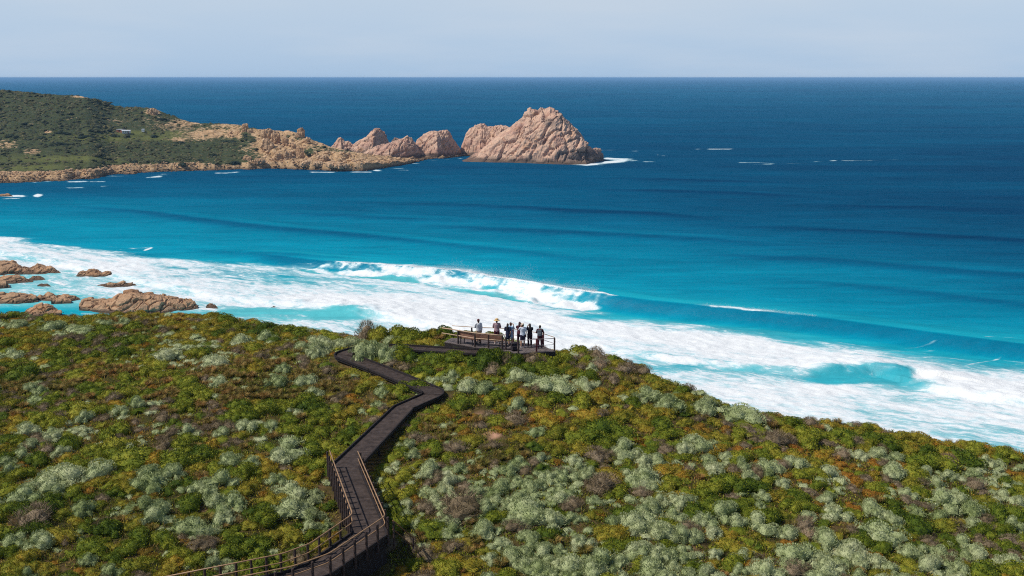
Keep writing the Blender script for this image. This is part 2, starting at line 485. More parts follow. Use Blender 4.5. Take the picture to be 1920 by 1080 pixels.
# whitewater bores: low rolling fronts
for pts, amp, wd in [([(-200, 447), (0, 474), (100, 492), (200, 512), (300, 536), (400, 556), (520, 570), (640, 583), (760, 602), (900, 625)], [.9] * 10, 5),
                     ([(1150, 655), (1250, 672), (1390, 688), (1500, 696), (1560, 698), (1640, 699), (1700, 707)], [.4, .7, .8, .9, 1.5, 1.7, 1.0], 4),
                     ([(1715, 722), (1760, 733), (1840, 745), (1920, 756), (2200, 790)], [1.0, 1.2, 1.2, 1.2, 1.2], 4),
                     ([(580, 588), (640, 588), (700, 592), (780, 606)], [.4, .9, .9, .3], 3.5)]:
    pl = unp([p[0] for p in pts], [p[1] for p in pts], 0)
    s, A = poly_sd(pl, amp)
    h = np.where(s < 0, np.exp(-(s / (wd * 3)) ** 2), 1 - sstep(0, wd * .8, s)) * A
    h *= (np.abs(s) < 60)
    zoff += h * (1 + .35 * lump)
LN = np.zeros(len(P))
lnz = fbm(np.stack([P[:, 0] * .11, P[:, 1] * .05, al * 0], 1), 4, 19)
for x0, y0, x1, y1, w, d in LINES:
    if max(y0, y1) < 330: w, d = max(w * .95, 1.25), min(d * .88, .88)
    elif max(y0, y1) < 360: d = d * .8
    m = (ppy > min(y0, y1) - 12) & (ppy < max(y0, y1) + 12) & (ppx > min(x0, x1) - 25) & (ppx < max(x0, x1) + 25)
    ii = np.where(m)[0]
    if not len(ii): continue
    px_, py_ = ppx[ii], ppy[ii]
    dx, dy = x1 - x0, (y1 - y0)
    t = np.clip(((px_ - x0) * dx + (py_ - y0) * dy * 9) / (dx * dx + dy * dy * 9 + 1e-6), 0, 1)
    qx, qy = x0 + t * dx, y0 + t * dy
    dd = np.sqrt(((px_ - qx) / 4) ** 2 + (py_ - qy) ** 2)
    LN[ii] = np.maximum(LN[ii], min(d, .85) * (1 - sstep(w * .1, w * 1.25, dd)) * np.clip(.95 + .9 * lnz[ii], .3, 1.15) * np.interp(t, [0, .12, .88, 1], [.5, 1, 1, .5]))
foam = np.maximum(foam, LN)
rock_dep = fbm(np.stack([al * .012, ac * .03, al * 0], 1), 4, 61)
streak = fbm(np.stack([P[:, 0] * .006, P[:, 1] * .025, al * 0], 1), 5, 91, .6)
streak2 = fbm(np.stack([P[:, 0] * .0012, P[:, 1] * .004, al * 0], 1), 4, 95, .6)
dep_tone = dep_tone * .97 + .06 * rock_dep + .10 * streak + .08 * streak2
chop = fbm(np.stack([al * .05, ac * .13, al * 0], 1), 3, 3)
zoff += np.where(pd < 1200, chop * .22, 0)
fl = fbm(np.stack([al * .35, ac * .6, al * 0], 1), 3, 8)
zoff += np.where(pd < 450, fl * .36 * foam, 0)
P[:, 2] = np.where(near, zoff, 0)
P[:, 0] += np.where(near, WNRM[0] * shx, 0); P[:, 1] += np.where(near, WNRM[1] * shx, 0)
ii = np.arange(nr * nc).reshape(nr, nc)
F = np.stack([ii[:-1, :-1], ii[:-1, 1:], ii[1:, 1:], ii[1:, :-1]], -1).reshape(-1, 4)

m_sea, nt, out = new_mat('sea_water')
d_ = attr(nt, 'depth_face_shade')  # water depth plus the painted darkening of wave faces
body = ramp(nt, [(0, (.10, .46, .50)), (.12, (.008, .34, .44)), (.25, (.001, .245, .365)), (.42, (.0005, .178, .290)), (.6, (.0005, .118, .220)), (.8, (.0005, .078, .163)), (1, (.0005, .044, .110))], d_)
fo = attr(nt, 'foam')
RZ = math.atan2(-.54, .84)
pv = geo_pos(nt, (1, 1, 1), (0, 0, -RZ))
mp = nt.nodes.new('ShaderNodeMapping'); mp.inputs['Scale'].default_value = (.16, .42, .3)
nt.links.new(pv, mp.inputs[0])
n1 = noise(nt, 1.0, 8, .66, mp.outputs[0], .8)
mp2 = nt.nodes.new('ShaderNodeMapping'); mp2.inputs['Scale'].default_value = (.6, 1.6, 1)
nt.links.new(pv, mp2.inputs[0])
n2 = noise(nt, 1.0, 6, .7, mp2.outputs[0], .4)
nn = math_n(nt, 'ADD', math_n(nt, 'MULTIPLY', n1, .62), math_n(nt, 'MULTIPLY', n2, .38))
# foam cover: broad density against streaky noise
thr = math_n(nt, 'SUBTRACT', math_n(nt, 'ADD', math_n(nt, 'MULTIPLY', fo, 1.25), math_n(nt, 'MULTIPLY', math_n(nt, 'SUBTRACT', nn, .5), 2.1)), .60)
cov = N(nt, 'ShaderNodeMapRange', interpolation_type='SMOOTHSTEP')
cov.inputs['From Min'].default_value = -.12; cov.inputs['From Max'].default_value = .5
nt.links.new(thr, cov.inputs['Value'])
gate = N(nt, 'ShaderNodeMapRange'); gate.inputs['From Max'].default_value = .18
nt.links.new(fo, gate.inputs['Value'])
film = N(nt, 'ShaderNodeMapRange', interpolation_type='SMOOTHSTEP'); film.inputs['From Min'].default_value = .3; film.inputs['From Max'].default_value = .8; film.inputs['To Max'].default_value = .54
nt.links.new(math_n(nt, 'ADD', fo, math_n(nt, 'MULTIPLY', math_n(nt, 'SUBTRACT', n1, .5), .5)), film.inputs['Value'])
fc = math_n(nt, 'MULTIPLY', math_n(nt, 'MAXIMUM', cov.outputs[0], film.outputs[0]), gate.outputs[0], clamp=True)
fcol = ramp(nt, [(0, (.28, .56, .60)), (.35, (.47, .66, .69)), (.7, (.67, .755, .78)), (1, (.80, .82, .82))], fc)
fmix = N(nt, 'ShaderNodeMapRange'); fmix.inputs['From Max'].default_value = .55
nt.links.new(fc, fmix.inputs['Value'])
# little whitecaps far out
g2 = geo_pos(nt, (.018, .05, .03))
wc = noise(nt, 1.0, 9, .75, g2, .3)
wcf = N(nt, 'ShaderNodeMapRange'); wcf.inputs['From Min'].default_value = .715; wcf.inputs['From Max'].default_value = .78
nt.links.new(wc, wcf.inputs['Value'])
deepg = N(nt, 'ShaderNodeMapRange'); deepg.inputs['From Min'].default_value = .7; deepg.inputs['From Max'].default_value = .85
nt.links.new(d_, deepg.inputs['Value'])
wcm = math_n(nt, 'MULTIPLY', math_n(nt, 'MULTIPLY', wcf.outputs[0], .7), deepg.outputs[0])
# wind ripple colour: lights and darks of tilted facets put in as streaks
g3 = geo_pos(nt, (.05, .22, .1))
rp = noise(nt, 1.0, 8, .7, g3, .2)
rpc = noise(nt, 1.0, 6, .65, geo_pos(nt, (.008, .035, .1)), .2)
rpm = ramp(nt, [(.36, (.74, .76, .80)), (.64, (1.28, 1.25, 1.2))], math_n(nt, 'ADD', math_n(nt, 'MULTIPLY', rp, .55), math_n(nt, 'MULTIPLY', rpc, .45)))
c0 = mixc(nt, 1.0, body.outputs[0], rpm.outputs[0], 'MULTIPLY')
c1 = mixc(nt, wcm, c0, (.6, .68, .72))
c2 = mixc(nt, fmix.outputs[0], c1, fcol.outputs[0])
pb = N(nt, 'ShaderNodeBsdfDiffuse')
gl = N(nt, 'ShaderNodeBsdfGlossy', Roughness=.3)
lw = N(nt, 'ShaderNodeFresnel', IOR=1.33)
rg = N(nt, 'ShaderNodeMapRange'); rg.inputs['To Min'].default_value = .32; rg.inputs['To Max'].default_value = .85
nt.links.new(fmix.outputs[0], rg.inputs['Value']); nt.links.new(rg.outputs[0], gl.inputs['Roughness'])
nt.links.new(c2, pb.inputs['Color'])
g4 = geo_pos(nt, (.35, .8, .5))
bn = noise(nt, 1.0, 8, .68, g4, .3)
bp = N(nt, 'ShaderNodeBump', Strength=.55, Distance=.5)
nt.links.new(bn, bp.inputs['Height'])
bp2 = N(nt, 'ShaderNodeBump', Strength=.6, Distance=.6)
nt.links.new(math_n(nt, 'MULTIPLY', nn, fo), bp2.inputs['Height']); nt.links.new(bp.outputs[0], bp2.inputs['Normal'])
for s_ in (pb, gl, lw): nt.links.new(bp2.outputs[0], s_.inputs['Normal'])
# a wind ruffled sea never mirrors fully at a grazing look
rfl = math_n(nt, 'MINIMUM', math_n(nt, 'MULTIPLY', lw.outputs[0], .3), .012)
mxs = nt.nodes.new('ShaderNodeMixShader')
nt.links.new(rfl, mxs.inputs[0]); nt.links.new(pb.outputs[0], mxs.inputs[1]); nt.links.new(gl.outputs[0], mxs.inputs[2])
nt.links.new(mxs.outputs[0], out.inputs['Surface'])
sea = link('sea', mk_mesh('sea', P, F, m_sea, True, {'foam': foam, 'depth_face_shade': np.clip(dep_tone, 0, 1)}))
tag(sea, kind='structure', label='turquoise to deep blue ocean with white surf')

# spray blown back off the breaking crest
sp_n = 60000
u = rng.random(sp_n) ** .9
sx = 770 + u * 350
sy0 = np.interp(sx, [p[0] for p in W1], [p[1] for p in W1])
zc = np.interp(sx, [p[0] for p in W1], A1)
base = unp(sx, sy0, zc)
plume = .35 + .9 * np.clip(fbm(np.stack([sx * .03, sx * 0, sx * 0], 1), 3, 4) + .5, 0, 1.3) * np.interp(sx, [770, 850, 980, 1080, 1120], [.5, .9, 1.5, 1.2, .2])
hgt = rng.exponential(.5, sp_n) * plume
back = hgt * 1.5 + rng.normal(0, .5, sp_n)
ctr = base + np.stack([-WNRM[0] * back + hgt * .8 - WNRM[0] * -1.0, -WNRM[1] * back + WNRM[1] * 1.0, hgt - .15], 1)
n2x = 9000
sx2 = np.concatenate([rng.uniform(1320, 1530, 5000), rng.uniform(645, 690, 2000), rng.uniform(690, 770, 2000)])
b2 = unp(sx2, np.interp(sx2, [p[0] for p in W1], [p[1] for p in W1]), np.interp(sx2, [p[0] for p in W1], A1))
h2 = rng.exponential(.13, n2x)
ctr = np.concatenate([ctr, b2 + np.stack([h2 * .6 + WNRM[0] * 1.0 + rng.normal(0, .4, n2x), -h2 + WNRM[1] * 1.0 + rng.normal(0, .4, n2x), h2], 1)])
npt = len(ctr)
szs = rng.uniform(.018, .05, npt)
dirs = rng.normal(size=(npt, 4, 3)); dirs /= np.linalg.norm(dirs, axis=2)[..., None]
SV = (ctr[:, None, :] + dirs * szs[:, None, None]).reshape(-1, 3)
b0 = np.arange(npt) * 4
SF = np.concatenate([np.stack([b0 + a, b0 + b, b0 + c], 1) for a, b, c in ((0, 1, 2), (0, 2, 3), (0, 3, 1), (1, 3, 2))])
m_spray, nt, out = new_mat('spray_droplets')
df = N(nt, 'ShaderNodeBsdfDiffuse'); df.inputs[0].default_value = (.85, .88, .9, 1)
tl = N(nt, 'ShaderNodeBsdfTranslucent'); tl.inputs[0].default_value = (.85, .88, .9, 1)
mx = N(nt, 'ShaderNodeMixShader'); mx.inputs[0].default_value = .45
nt.links.new(df.outputs[0], mx.inputs[1]); nt.links.new(tl.outputs[0], mx.inputs[2]); nt.links.new(mx.outputs[0], out.inputs['Surface'])
spray = link('sea_spray', mk_mesh('sea_spray', SV, SF, m_spray))
tag(spray, 'fine white spray blown back off the breaking wave crest', 'spray', kind='stuff')

# ------------------------------------------------------------------ ROCK MATERIALS
def rock_mat(name, warm, pale, grey, wetline=2.0, orange=(.42, .20, .075)):
    m, nt, out = new_mat(name)
    g = geo_pos(nt, (.05, .05, .09), (.0, .5, .3))
    a = noise(nt, 1.0, 6, .6, g, .6)
    g2 = geo_pos(nt, (.10, .16, .42), (0, .7, .2))
    b = noise(nt, 1.0, 8, .7, g2, .8)
    base = ramp(nt, [(.25, warm), (.45, pale), (.6, warm), (.78, grey)], a)
    stripe = ramp(nt, [(.33, (.52, .49, .49)), (.46, (1, 1, 1)), (.72, (1.2, 1.15, 1.08))], b)
    c = mixc(nt, 1.0, base.outputs[0], stripe.outputs[0], 'MULTIPLY')
    o = noise(nt, .11, 5, .6, geo_pos(nt))
    of = N(nt, 'ShaderNodeMapRange'); of.inputs['From Min'].default_value = .58; of.inputs['From Max'].default_value = .75; of.inputs['To Max'].default_value = .75
    nt.links.new(o, of.inputs['Value'])
    c = mixc(nt, of.outputs[0], c, orange)
    ge = nt.nodes.new('ShaderNodeNewGeometry'); sp = nt.nodes.new('ShaderNodeSeparateXYZ')
    nt.links.new(ge.outputs['Position'], sp.inputs[0])
    zz = math_n(nt, 'ADD', sp.outputs[2], math_n(nt, 'MULTIPLY', math_n(nt, 'SUBTRACT', o, .5), wetline * 3))
    wf = N(nt, 'ShaderNodeMapRange'); wf.inputs['From Min'].default_value = wetline * .6; wf.inputs['From Max'].default_value = wetline * 1.5
    wf.inputs['To Min'].default_value = .85; wf.inputs['To Max'].default_value = 0
    nt.links.new(zz, wf.inputs['Value'])
    c = mixc(nt, wf.outputs[0], c, (.075, .05, .035))
    c = mixc(nt, math_n(nt, 'MULTIPLY', attr(nt, 'dark_patch'), .72), c, (.085, .075, .07))  # mixed towards dark grey inside the patches
    p = N(nt, 'ShaderNodeBsdfPrincipled', Roughness=.85)
    p.inputs['Specular IOR Level'].default_value = .2
    nt.links.new(c, p.inputs['Base Color'])
    bp = N(nt, 'ShaderNodeBump', Strength=.8, Distance=.8)
    nt.links.new(b, bp.inputs['Height']); nt.links.new(bp.outputs[0], p.inputs['Normal'])
    nt.links.new(p.outputs[0], out.inputs['Surface'])
    return m


M_PINK = rock_mat('pink_granite', (.46, .27, .195), (.57, .385, .275), (.36, .27, .235), 2.7)
M_TAN = rock_mat('tan_granite', (.44, .27, .15), (.53, .36, .22), (.32, .24, .18), 1.8)
M_BAY = rock_mat('bay_granite', (.36, .205, .11), (.46, .29, .17), (.23, .155, .11), .6, (.42, .19, .055))


def hills(u, amp):  # little helper: rounded ends
    return np.sqrt(np.clip(1 - (2 * u - 1) ** 2, 0.02, 1))


def rock_island(name, top, base, depth, nu, nv, amp, seed, mat, label, cat='rock', scale=1.0, zsink=3.0, slant=.5, group=None, flatp=2.2, blocky=.5, strike=.7, dark_patch=()):
    """a rock with a surveyed skyline and waterline, its own thickness, cracked by noise"""
    x0, x1 = base[0][0], base[-1][0]
    u = np.linspace(0, 1, nu)
    X = x0 + (x1 - x0) * u
    by = np.interp(X, [p[0] for p in base], [p[1] for p in base])
    ty = np.interp(X, [p[0] for p in top], [p[1] for p in top])
    Fp = unp(X, by, 0)
    d2 = Fp[:, :2] / np.linalg.norm(Fp[:, :2], axis=1)[:, None]
    dp = depth * hills(u, 1)
    RD = Fp[:, :2] + d2 * (dp * slant)[:, None]
    # height of the skyline over that ridge
    yr = RD[:, 1]
    h = CAMH - yr * np.tan(TH + np.arctan((ty - 540) / FPX))
    h = np.maximum(h, .05)
    t = np.linspace(-1.15, 1.15, nv)
    V = []
    for k in range(nv):
        tt = t[k]
        if tt < 0:
            q = Fp[:, :2] + d2 * (dp * slant * (1 + tt))[:, None]
        else:
            q = RD + d2 * (dp * (1 - slant) * tt)[:, None]
        a = min(abs(tt), 1)
        z = h * (1 - a ** flatp) ** .72 - (zsink * (abs(tt) - 1) / .15 if abs(tt) > 1 else 0)
        V.append(np.stack([q[:, 0], q[:, 1], z], 1))
    G = np.stack(V)                            # nv, nu, 3
    dU = np.gradient(G, axis=1); dV = np.gradient(G, axis=0)
    nrm = np.cross(dU, dV); nrm /= (np.linalg.norm(nrm, axis=2)[..., None] + 1e-9)
    Q = G.reshape(-1, 3); nn_ = nrm.reshape(-1, 3)
    nn_ = nn_ * np.sign(nn_[:, 2:3] + 1e-9)
    s = 1.0 / scale
    ang = strike
    rot = np.array([[math.cos(ang), 0, math.sin(ang)], [0, 1, 0], [-math.sin(ang), 0, math.cos(ang)]])
    Qs = Q @ rot.T + 1.6 / s * fbm(Q * s * .06, 3, seed + 3)[:, None]
    crack = fbm(Qs * s * np.array([.035, .06, .12]), 5, seed, .58, True)
    f1, f2, cid = cells(Qs * s * np.array([.07, .09, .17]) + .35 * fbm(Q * s * .12, 3, seed + 5)[:, None], seed + 9)
    fine = fbm(Qs * s * np.array([.22, .3, .6]), 4, seed + 20, .6, True)
    disp = amp * (.45 * crack - .30 + blocky * (cid - .5) * 1.3 - .9 * blocky * np.exp(-((f2 - f1) / .10) ** 2) + .22 * fine)
    edge = np.clip(G[..., 2].reshape(-1) / (amp * 1.2), .15, 1)
    Q2 = Q + nn_ * (disp * edge)[:, None]
    idx = np.arange(nu * nv).reshape(nv, nu)
    F = np.stack([idx[:-1, :-1], idx[:-1, 1:], idx[1:, 1:], idx[1:, :-1]], -1).reshape(-1, 4)
    c0 = np.array([Q2[:, 0].mean(), Q2[:, 1].mean(), 0])
    st = np.zeros(len(Q2))  # darker patches at given spots, with soft noisy edges
    if dark_patch:
        qx, qy, _ = proj(Q2)
        wv = fbm(Q2 * .12, 4, seed + 40)
        for cx, cy, rx, ry, sv in dark_patch: st = np.maximum(st, sv * (1 - sstep(.5, 1.25, np.sqrt(((qx - cx) / rx) ** 2 + ((qy - cy) / ry) ** 2) + .7 * wv)))
    o = link(name, mk_mesh(name, Q2 - c0, F, mat, False, {'dark_patch': st}))
    o.location = c0
    tag(o, label, cat, group)
    return o


ISL = 'granite rocks off the tip of the headland'
rock_island('rock_island',
    [(866, 303), (872, 299), (885, 293), (905, 279), (925, 260), (945, 243), (965, 229), (978, 221), (984, 211), (992, 203), (1002, 205), (1008, 206), (1014, 201), (1021, 205), (1030, 202), (1042, 204), (1050, 211), (1056, 220), (1068, 232), (1080, 243), (1092, 262), (1105, 277), (1115, 281), (1124, 280), (1130, 291), (1132, 300)],
    [(866, 303), (900, 304), (960, 305), (1040, 308), (1100, 308.5), (1132, 301)], 74, 300, 150, 3.9, 3, M_PINK,
    'huge pinkish granite rock island with jagged peak and white wash at its foot', 'rock island', 1.2, dark_patch=[(1085, 292, 45, 13, 1), (1120, 290, 14, 14, 1), (1035, 232, 12, 9, .8), (1010, 300, 30, 5, .6), (1052, 222, 10, 8, .6)])
rock_island('rock_stack', [(861, 286), (866, 270), (873, 248), (884, 238), (895, 233), (906, 231), (915, 235), (926, 234), (938, 232), (950, 235), (964, 241), (975, 260)],
    [(861, 291), (900, 293), (975, 293)], 42, 110, 60, 2.4, 11, M_PINK, 'pale pink granite stack with fluted top joined behind the jagged island', 'rock', .8, group=ISL, strike=1.45)
rock_island('rock_stack', [(776, 280), (783, 262), (792, 253), (803, 248), (812, 245), (822, 246), (832, 243), (842, 247), (849, 258), (856, 268), (862, 278), (868, 290)],
    [(776, 296), (820, 297), (868, 292)], 40, 110, 60, 2.2, 23, M_PINK, 'dome shaped orange pink rock stack between the sloping rock and the pale stack', 'rock', .8, group=ISL)
rock_island('rock_stack', [(672, 294), (690, 284), (705, 275), (722, 271), (740, 264), (755, 260), (765, 254), (773, 258), (780, 268), (788, 285), (790, 292)],
    [(672, 300), (730, 301), (790, 297)], 32, 110, 50, 1.9, 37, M_PINK, 'sloping pink rock rising to a point on its right just before the dome', 'rock', .7, group=ISL)
rock_island('rock_stack', [(655, 279), (662, 271), (675, 262), (688, 256), (695, 246), (703, 240), (714, 240), (721, 246), (727, 256), (731, 270), (734, 284)],
    [(655, 289), (700, 290), (734, 287)], 30, 90, 50, 2.0, 41, M_PINK, 'knobbly pink rock stack with shaded right side behind the headland tip', 'rock', .7, group=ISL)
rock_island('rock_stack', [(618, 277), (626, 268), (635, 258), (640, 257), (648, 264), (655, 264), (662, 272), (668, 282)],
    [(618, 288), (640, 289), (668, 288)], 20, 60, 40, 1.6, 43, M_PINK, 'smallest pink rock, low and pointed, at the left end of the stacks', 'rock', .6, group=ISL)
rock_island('rock_stack', [(734, 264), (740, 257), (747, 258), (752, 265)], [(734, 266), (752, 266)], 14, 26, 18, .8, 47, M_PINK, 'tiny reddish rock alone in the sea behind the sloping pink rock', 'rock', .6, group=ISL)

# ------------------------------------------------------------------ HEADLAND
HT = [(-900, 120), (-300, 158), (0, 168), (60, 173), (100, 177), (150, 179), (175, 183), (200, 190), (235, 202), (262, 201), (285, 203), (305, 207), (330, 218), (360, 228), (380, 231), (430, 232), (455, 235), (470, 239), (500, 245), (545, 246), (560, 251), (590, 264), (620, 275), (660, 284), (700, 291), (760, 296), (800, 294), (870, 289), (885, 289)]
HS = [(-900, 385), (-300, 352), (0, 343), (50, 342), (80, 340), (110, 339), (150, 336), (170, 336), (210, 327), (300, 322), (350, 320), (430, 318.5), (520, 316), (600, 319), (640, 321), (680, 320), (710, 317), (745, 311), (770, 306), (800, 299), (840, 296), (885, 291.5)]
HD = [(-900, 330), (0, 285), (150, 250), (300, 190), (400, 140), (450, 120), (520, 92), (600, 72), (660, 60), (720, 42), (800, 30), (885, 10)]
HP = [(-900, .75), (0, .85), (300, .95), (450, .8), (600, .62), (700, .5), (885, .5)]   # section shape
hx = np.concatenate([np.linspace(-900, -60, 40), np.linspace(-50, 885, 420)])
hv = np.concatenate([np.linspace(-.10, 0, 5)[:-1], np.linspace(0, 1, 120), np.linspace(1.04, 2.2, 26)])
ysh = np.interp(hx, *zip(*HS)) + .9 * fbm(np.stack([hx * .06, hx * 0, hx * 0], 1), 3, 17)
ytp = np.interp(hx, *zip(*HT)); hdp = np.interp(hx, *zip(*HD)); hpw = np.interp(hx, *zip(*HP))
Fh = unp(hx, ysh, 0)
dh = Fh[:, :2] / np.linalg.norm(Fh[:, :2], axis=1)[:, None]
ridge = Fh[:, :2] + dh * hdp[:, None]
zr = np.maximum(CAMH - ridge[:, 1] * np.tan(TH + np.arctan((ytp - 540) / FPX)), 1.0)
HV = np.zeros((len(hv), len(hx), 3))
kx = np.interp(np.arange(-900, 886, 3), hx, zr); kk = np.exp(-(np.arange(-60, 61) / 24.) ** 2); kk /= kk.sum()
zsm = np.minimum(np.interp(hx, np.arange(-900, 886, 3), np.convolve(np.pad(kx, 60, 'edge'), kk, 'valid')), zr * 1.15)
zfull = zr
for k, v in enumerate(hv):
    HV[k, :, :2] = Fh[:, :2] + dh * (hdp * v)[:, None]
    zr = zsm + (zfull - zsm) * sstep(.5, 1.0, v)
    if v <= 0: HV[k, :, 2] = v * 40
    elif v <= 1:
        beach = np.minimum(4.2, zr * .6) * sstep(0, .05, v)
        rest = np.maximum(zr - np.minimum(4.2, zr * .6), 0) * np.clip((v - .06) / .94, 0, 1) ** (1.15 / hpw * .85)
        HV[k, :, 2] = beach + rest
    else: HV[k, :, 2] = zr * (1 - ((v - 1) / .9) ** 1.6) - 4 * (v - 1)
zr = zfull
H = HV.reshape(-1, 3)
hpx = np.tile(hx, len(hv)); hvv = np.repeat(hv, len(hx)); hzr = np.tile(zr, len(hv))
hprx, hpry, _ = proj(H)
nb = fbm(H * np.array([.012, .012, .02]), 4, 51)
nb2 = fbm(H * np.array([.05, .05, .05]), 4, 52)
fade = sstep(0.02, .2, hvv) * (1 - .75 * np.exp(-((hvv - 1) / .15) ** 2))
rockm = np.clip((1 - sstep(.05, .085, hvv + .02 * nb2)) + sstep(430, 560, hprx + 60 * nb) * .9 * (1 - sstep(.80, 1.0, hvv) * .2), 0, 1)
for cx, cy, rx, ry, st in [(10, 268, 30, 12, .5), (288, 209, 14, 6, 1), (190, 236, 30, 8, .25), (340, 234, 70, 14, .50), (395, 250, 60, 16, .66), (285, 222, 40, 10, .4), (60, 232, 40, 6, .3), (130, 222, 40, 6, .3), (225, 226, 40, 7, .35), (440, 258, 30, 28, .7), (460, 285, 40, 14, .5), (155, 181, 20, 3, .7), (430, 236, 60, 7, .5), (340, 262, 30, 6, .5), (485, 250, 40, 10, .8), (60, 285, 20, 8, .5), (90, 246, 9, 2.5, .8), (430, 283, 30, 8, .45)]:
    d2_ = ((hprx - cx) / rx) ** 2 + ((hpry - cy) / ry) ** 2
    rockm = np.maximum(rockm, st * np.exp(-d2_ * .8) * (1.15 + .5 * nb2))
for cx, cy, rx, ry, st in [(430, 268, 28, 12, .9), (400, 290, 60, 10, .9), (500, 232, 40, 5, .5), (600, 280, 30, 6, .5), (560, 262, 25, 8, .5), (465, 252, 12, 10, .7), (640, 284, 35, 4, .5), (580, 287, 14, 5, .8), (420, 305, 50, 6, .9), (505, 255, 8, 8, .3)]:
    d2_ = ((hprx - cx) / rx) ** 2 + ((hpry - cy) / ry) ** 2
    rockm = rockm * (1 - st * np.exp(-d2_))
rockm = np.clip(rockm, 0, 1)
grass = np.zeros(len(H))
for cx, cy, rx, ry in [(200, 258, 90, 7), (300, 258, 60, 6), (250, 250, 40, 4), (130, 300, 120, 8), (60, 315, 80, 6), (330, 250, 40, 6)]:
    grass = np.maximum(grass, np.exp(-(((hprx - cx) / rx) ** 2 + ((hpry - cy) / ry) ** 2)))
q = H * np.array([.045, .03, .06])
f1, f2, cid = cells(q + .3 * nb2[:, None], 71)
q2 = H * np.array([.14, .08, .14])
g1, g2_, gid = cells(q2 + .3 * nb2[:, None], 72)
rid = fbm(H * np.array([.06, .03, .06]), 4, 73, .55, True)
inl = sstep(0.0, .03, hvv)
H[:, 2] += fade * (nb * 2.2 * np.clip(hzr / 20, .2, 1) + nb2 * .8)
big = sstep(440, 520, hprx) * (1 - sstep(650, 700, hprx)) * sstep(.1, .25, hvv) * (1 - sstep(.85, 1.0, hvv))
H[:, 2] += inl * rockm * (big * (2.4 * rid + 3.2 * (cid - .4) - 2.2 * np.exp(-((f2 - f1) / .1) ** 2)) + (1.1 * (gid - .5) - .9 * np.exp(-((g2_ - g1) / .12) ** 2) + .5))
idx = np.arange(len(H)).reshape(len(hv), len(hx))
F = np.stack([idx[:-1, :-1], idx[:-1, 1:], idx[1:, 1:], idx[1:, :-1]], -1).reshape(-1, 4)
m_head, nt, out = new_mat('headland_ground')
rk = attr(nt, 'rockiness'); gr = attr(nt, 'grassiness')
pz = geo_pos(nt)
na = noise(nt, .05, 6, .6, pz); nbn = noise(nt, .35, 7, .7, pz); nc_ = noise(nt, .018, 3, .5, pz)
green = ramp(nt, [(.3, (.030, .045, .020)), (.5, (.055, .068, .027)), (.72, (.115, .10, .045))], nbn)
gcol = mixc(nt, gr, green.outputs[0], (.13, .14, .04))
tanv = ramp(nt, [(.25, (.20, .125, .065)), (.45, (.42, .265, .135)), (.62, (.54, .37, .22)), (.8, (.36, .25, .17))], nbn)
rk2 = math_n(nt, 'ADD', rk, math_n(nt, 'MULTIPLY', math_n(nt, 'SUBTRACT', nbn, .5), 1.5))
rf = N(nt, 'ShaderNodeMapRange'); rf.inputs['From Min'].default_value = .38; rf.inputs['From Max'].default_value = .56
nt.links.new(rk2, rf.inputs['Value'])
cc = mixc(nt, rf.outputs[0], gcol, tanv.outputs[0])
ge = nt.nodes.new('ShaderNodeNewGeometry'); spz = nt.nodes.new('ShaderNodeSeparateXYZ'); nt.links.new(ge.outputs['Position'], spz.inputs[0])
wz = math_n(nt, 'ADD', spz.outputs[2], math_n(nt, 'MULTIPLY', nbn, -2.0))
wf = N(nt, 'ShaderNodeMapRange'); wf.inputs['From Min'].default_value = -.8; wf.inputs['From Max'].default_value = .7; wf.inputs['To Min'].default_value = .85; wf.inputs['To Max'].default_value = 0
nt.links.new(wz, wf.inputs['Value'])
cc = mixc(nt, wf.outputs[0], cc, (.07, .05, .035))
p = N(nt, 'ShaderNodeBsdfPrincipled', Roughness=.9); p.inputs['Specular IOR Level'].default_value = .1
nt.links.new(cc, p.inputs['Base Color'])
bp = N(nt, 'ShaderNodeBump', Strength=.8, Distance=1.2); nt.links.new(nbn, bp.inputs['Height']); nt.links.new(bp.outputs[0], p.inputs['Normal'])
nt.links.new(p.outputs[0], out.inputs['Surface'])
head = link('headland', mk_mesh('headland', H, F, m_head, False, {'rockiness': rockm, 'grassiness': grass}))
tag(head, 'scrub covered headland with a tan rocky shore', kind='structure')
HG = H.reshape(len(hv), len(hx), 3); RG = rockm.reshape(len(hv), len(hx))


def head_at(px, py):
    """nearest visible headland point to a sight line"""
    x, y, d = proj(HG.reshape(-1, 3))
    m = np.where((np.tile(hx, len(hv)) > -800) & (np.repeat(hv, len(hx)) <= 1.0), (x - px) ** 2 + (y - py) ** 2, 1e9)
    return HG.reshape(-1, 3)[np.argmin(m)]

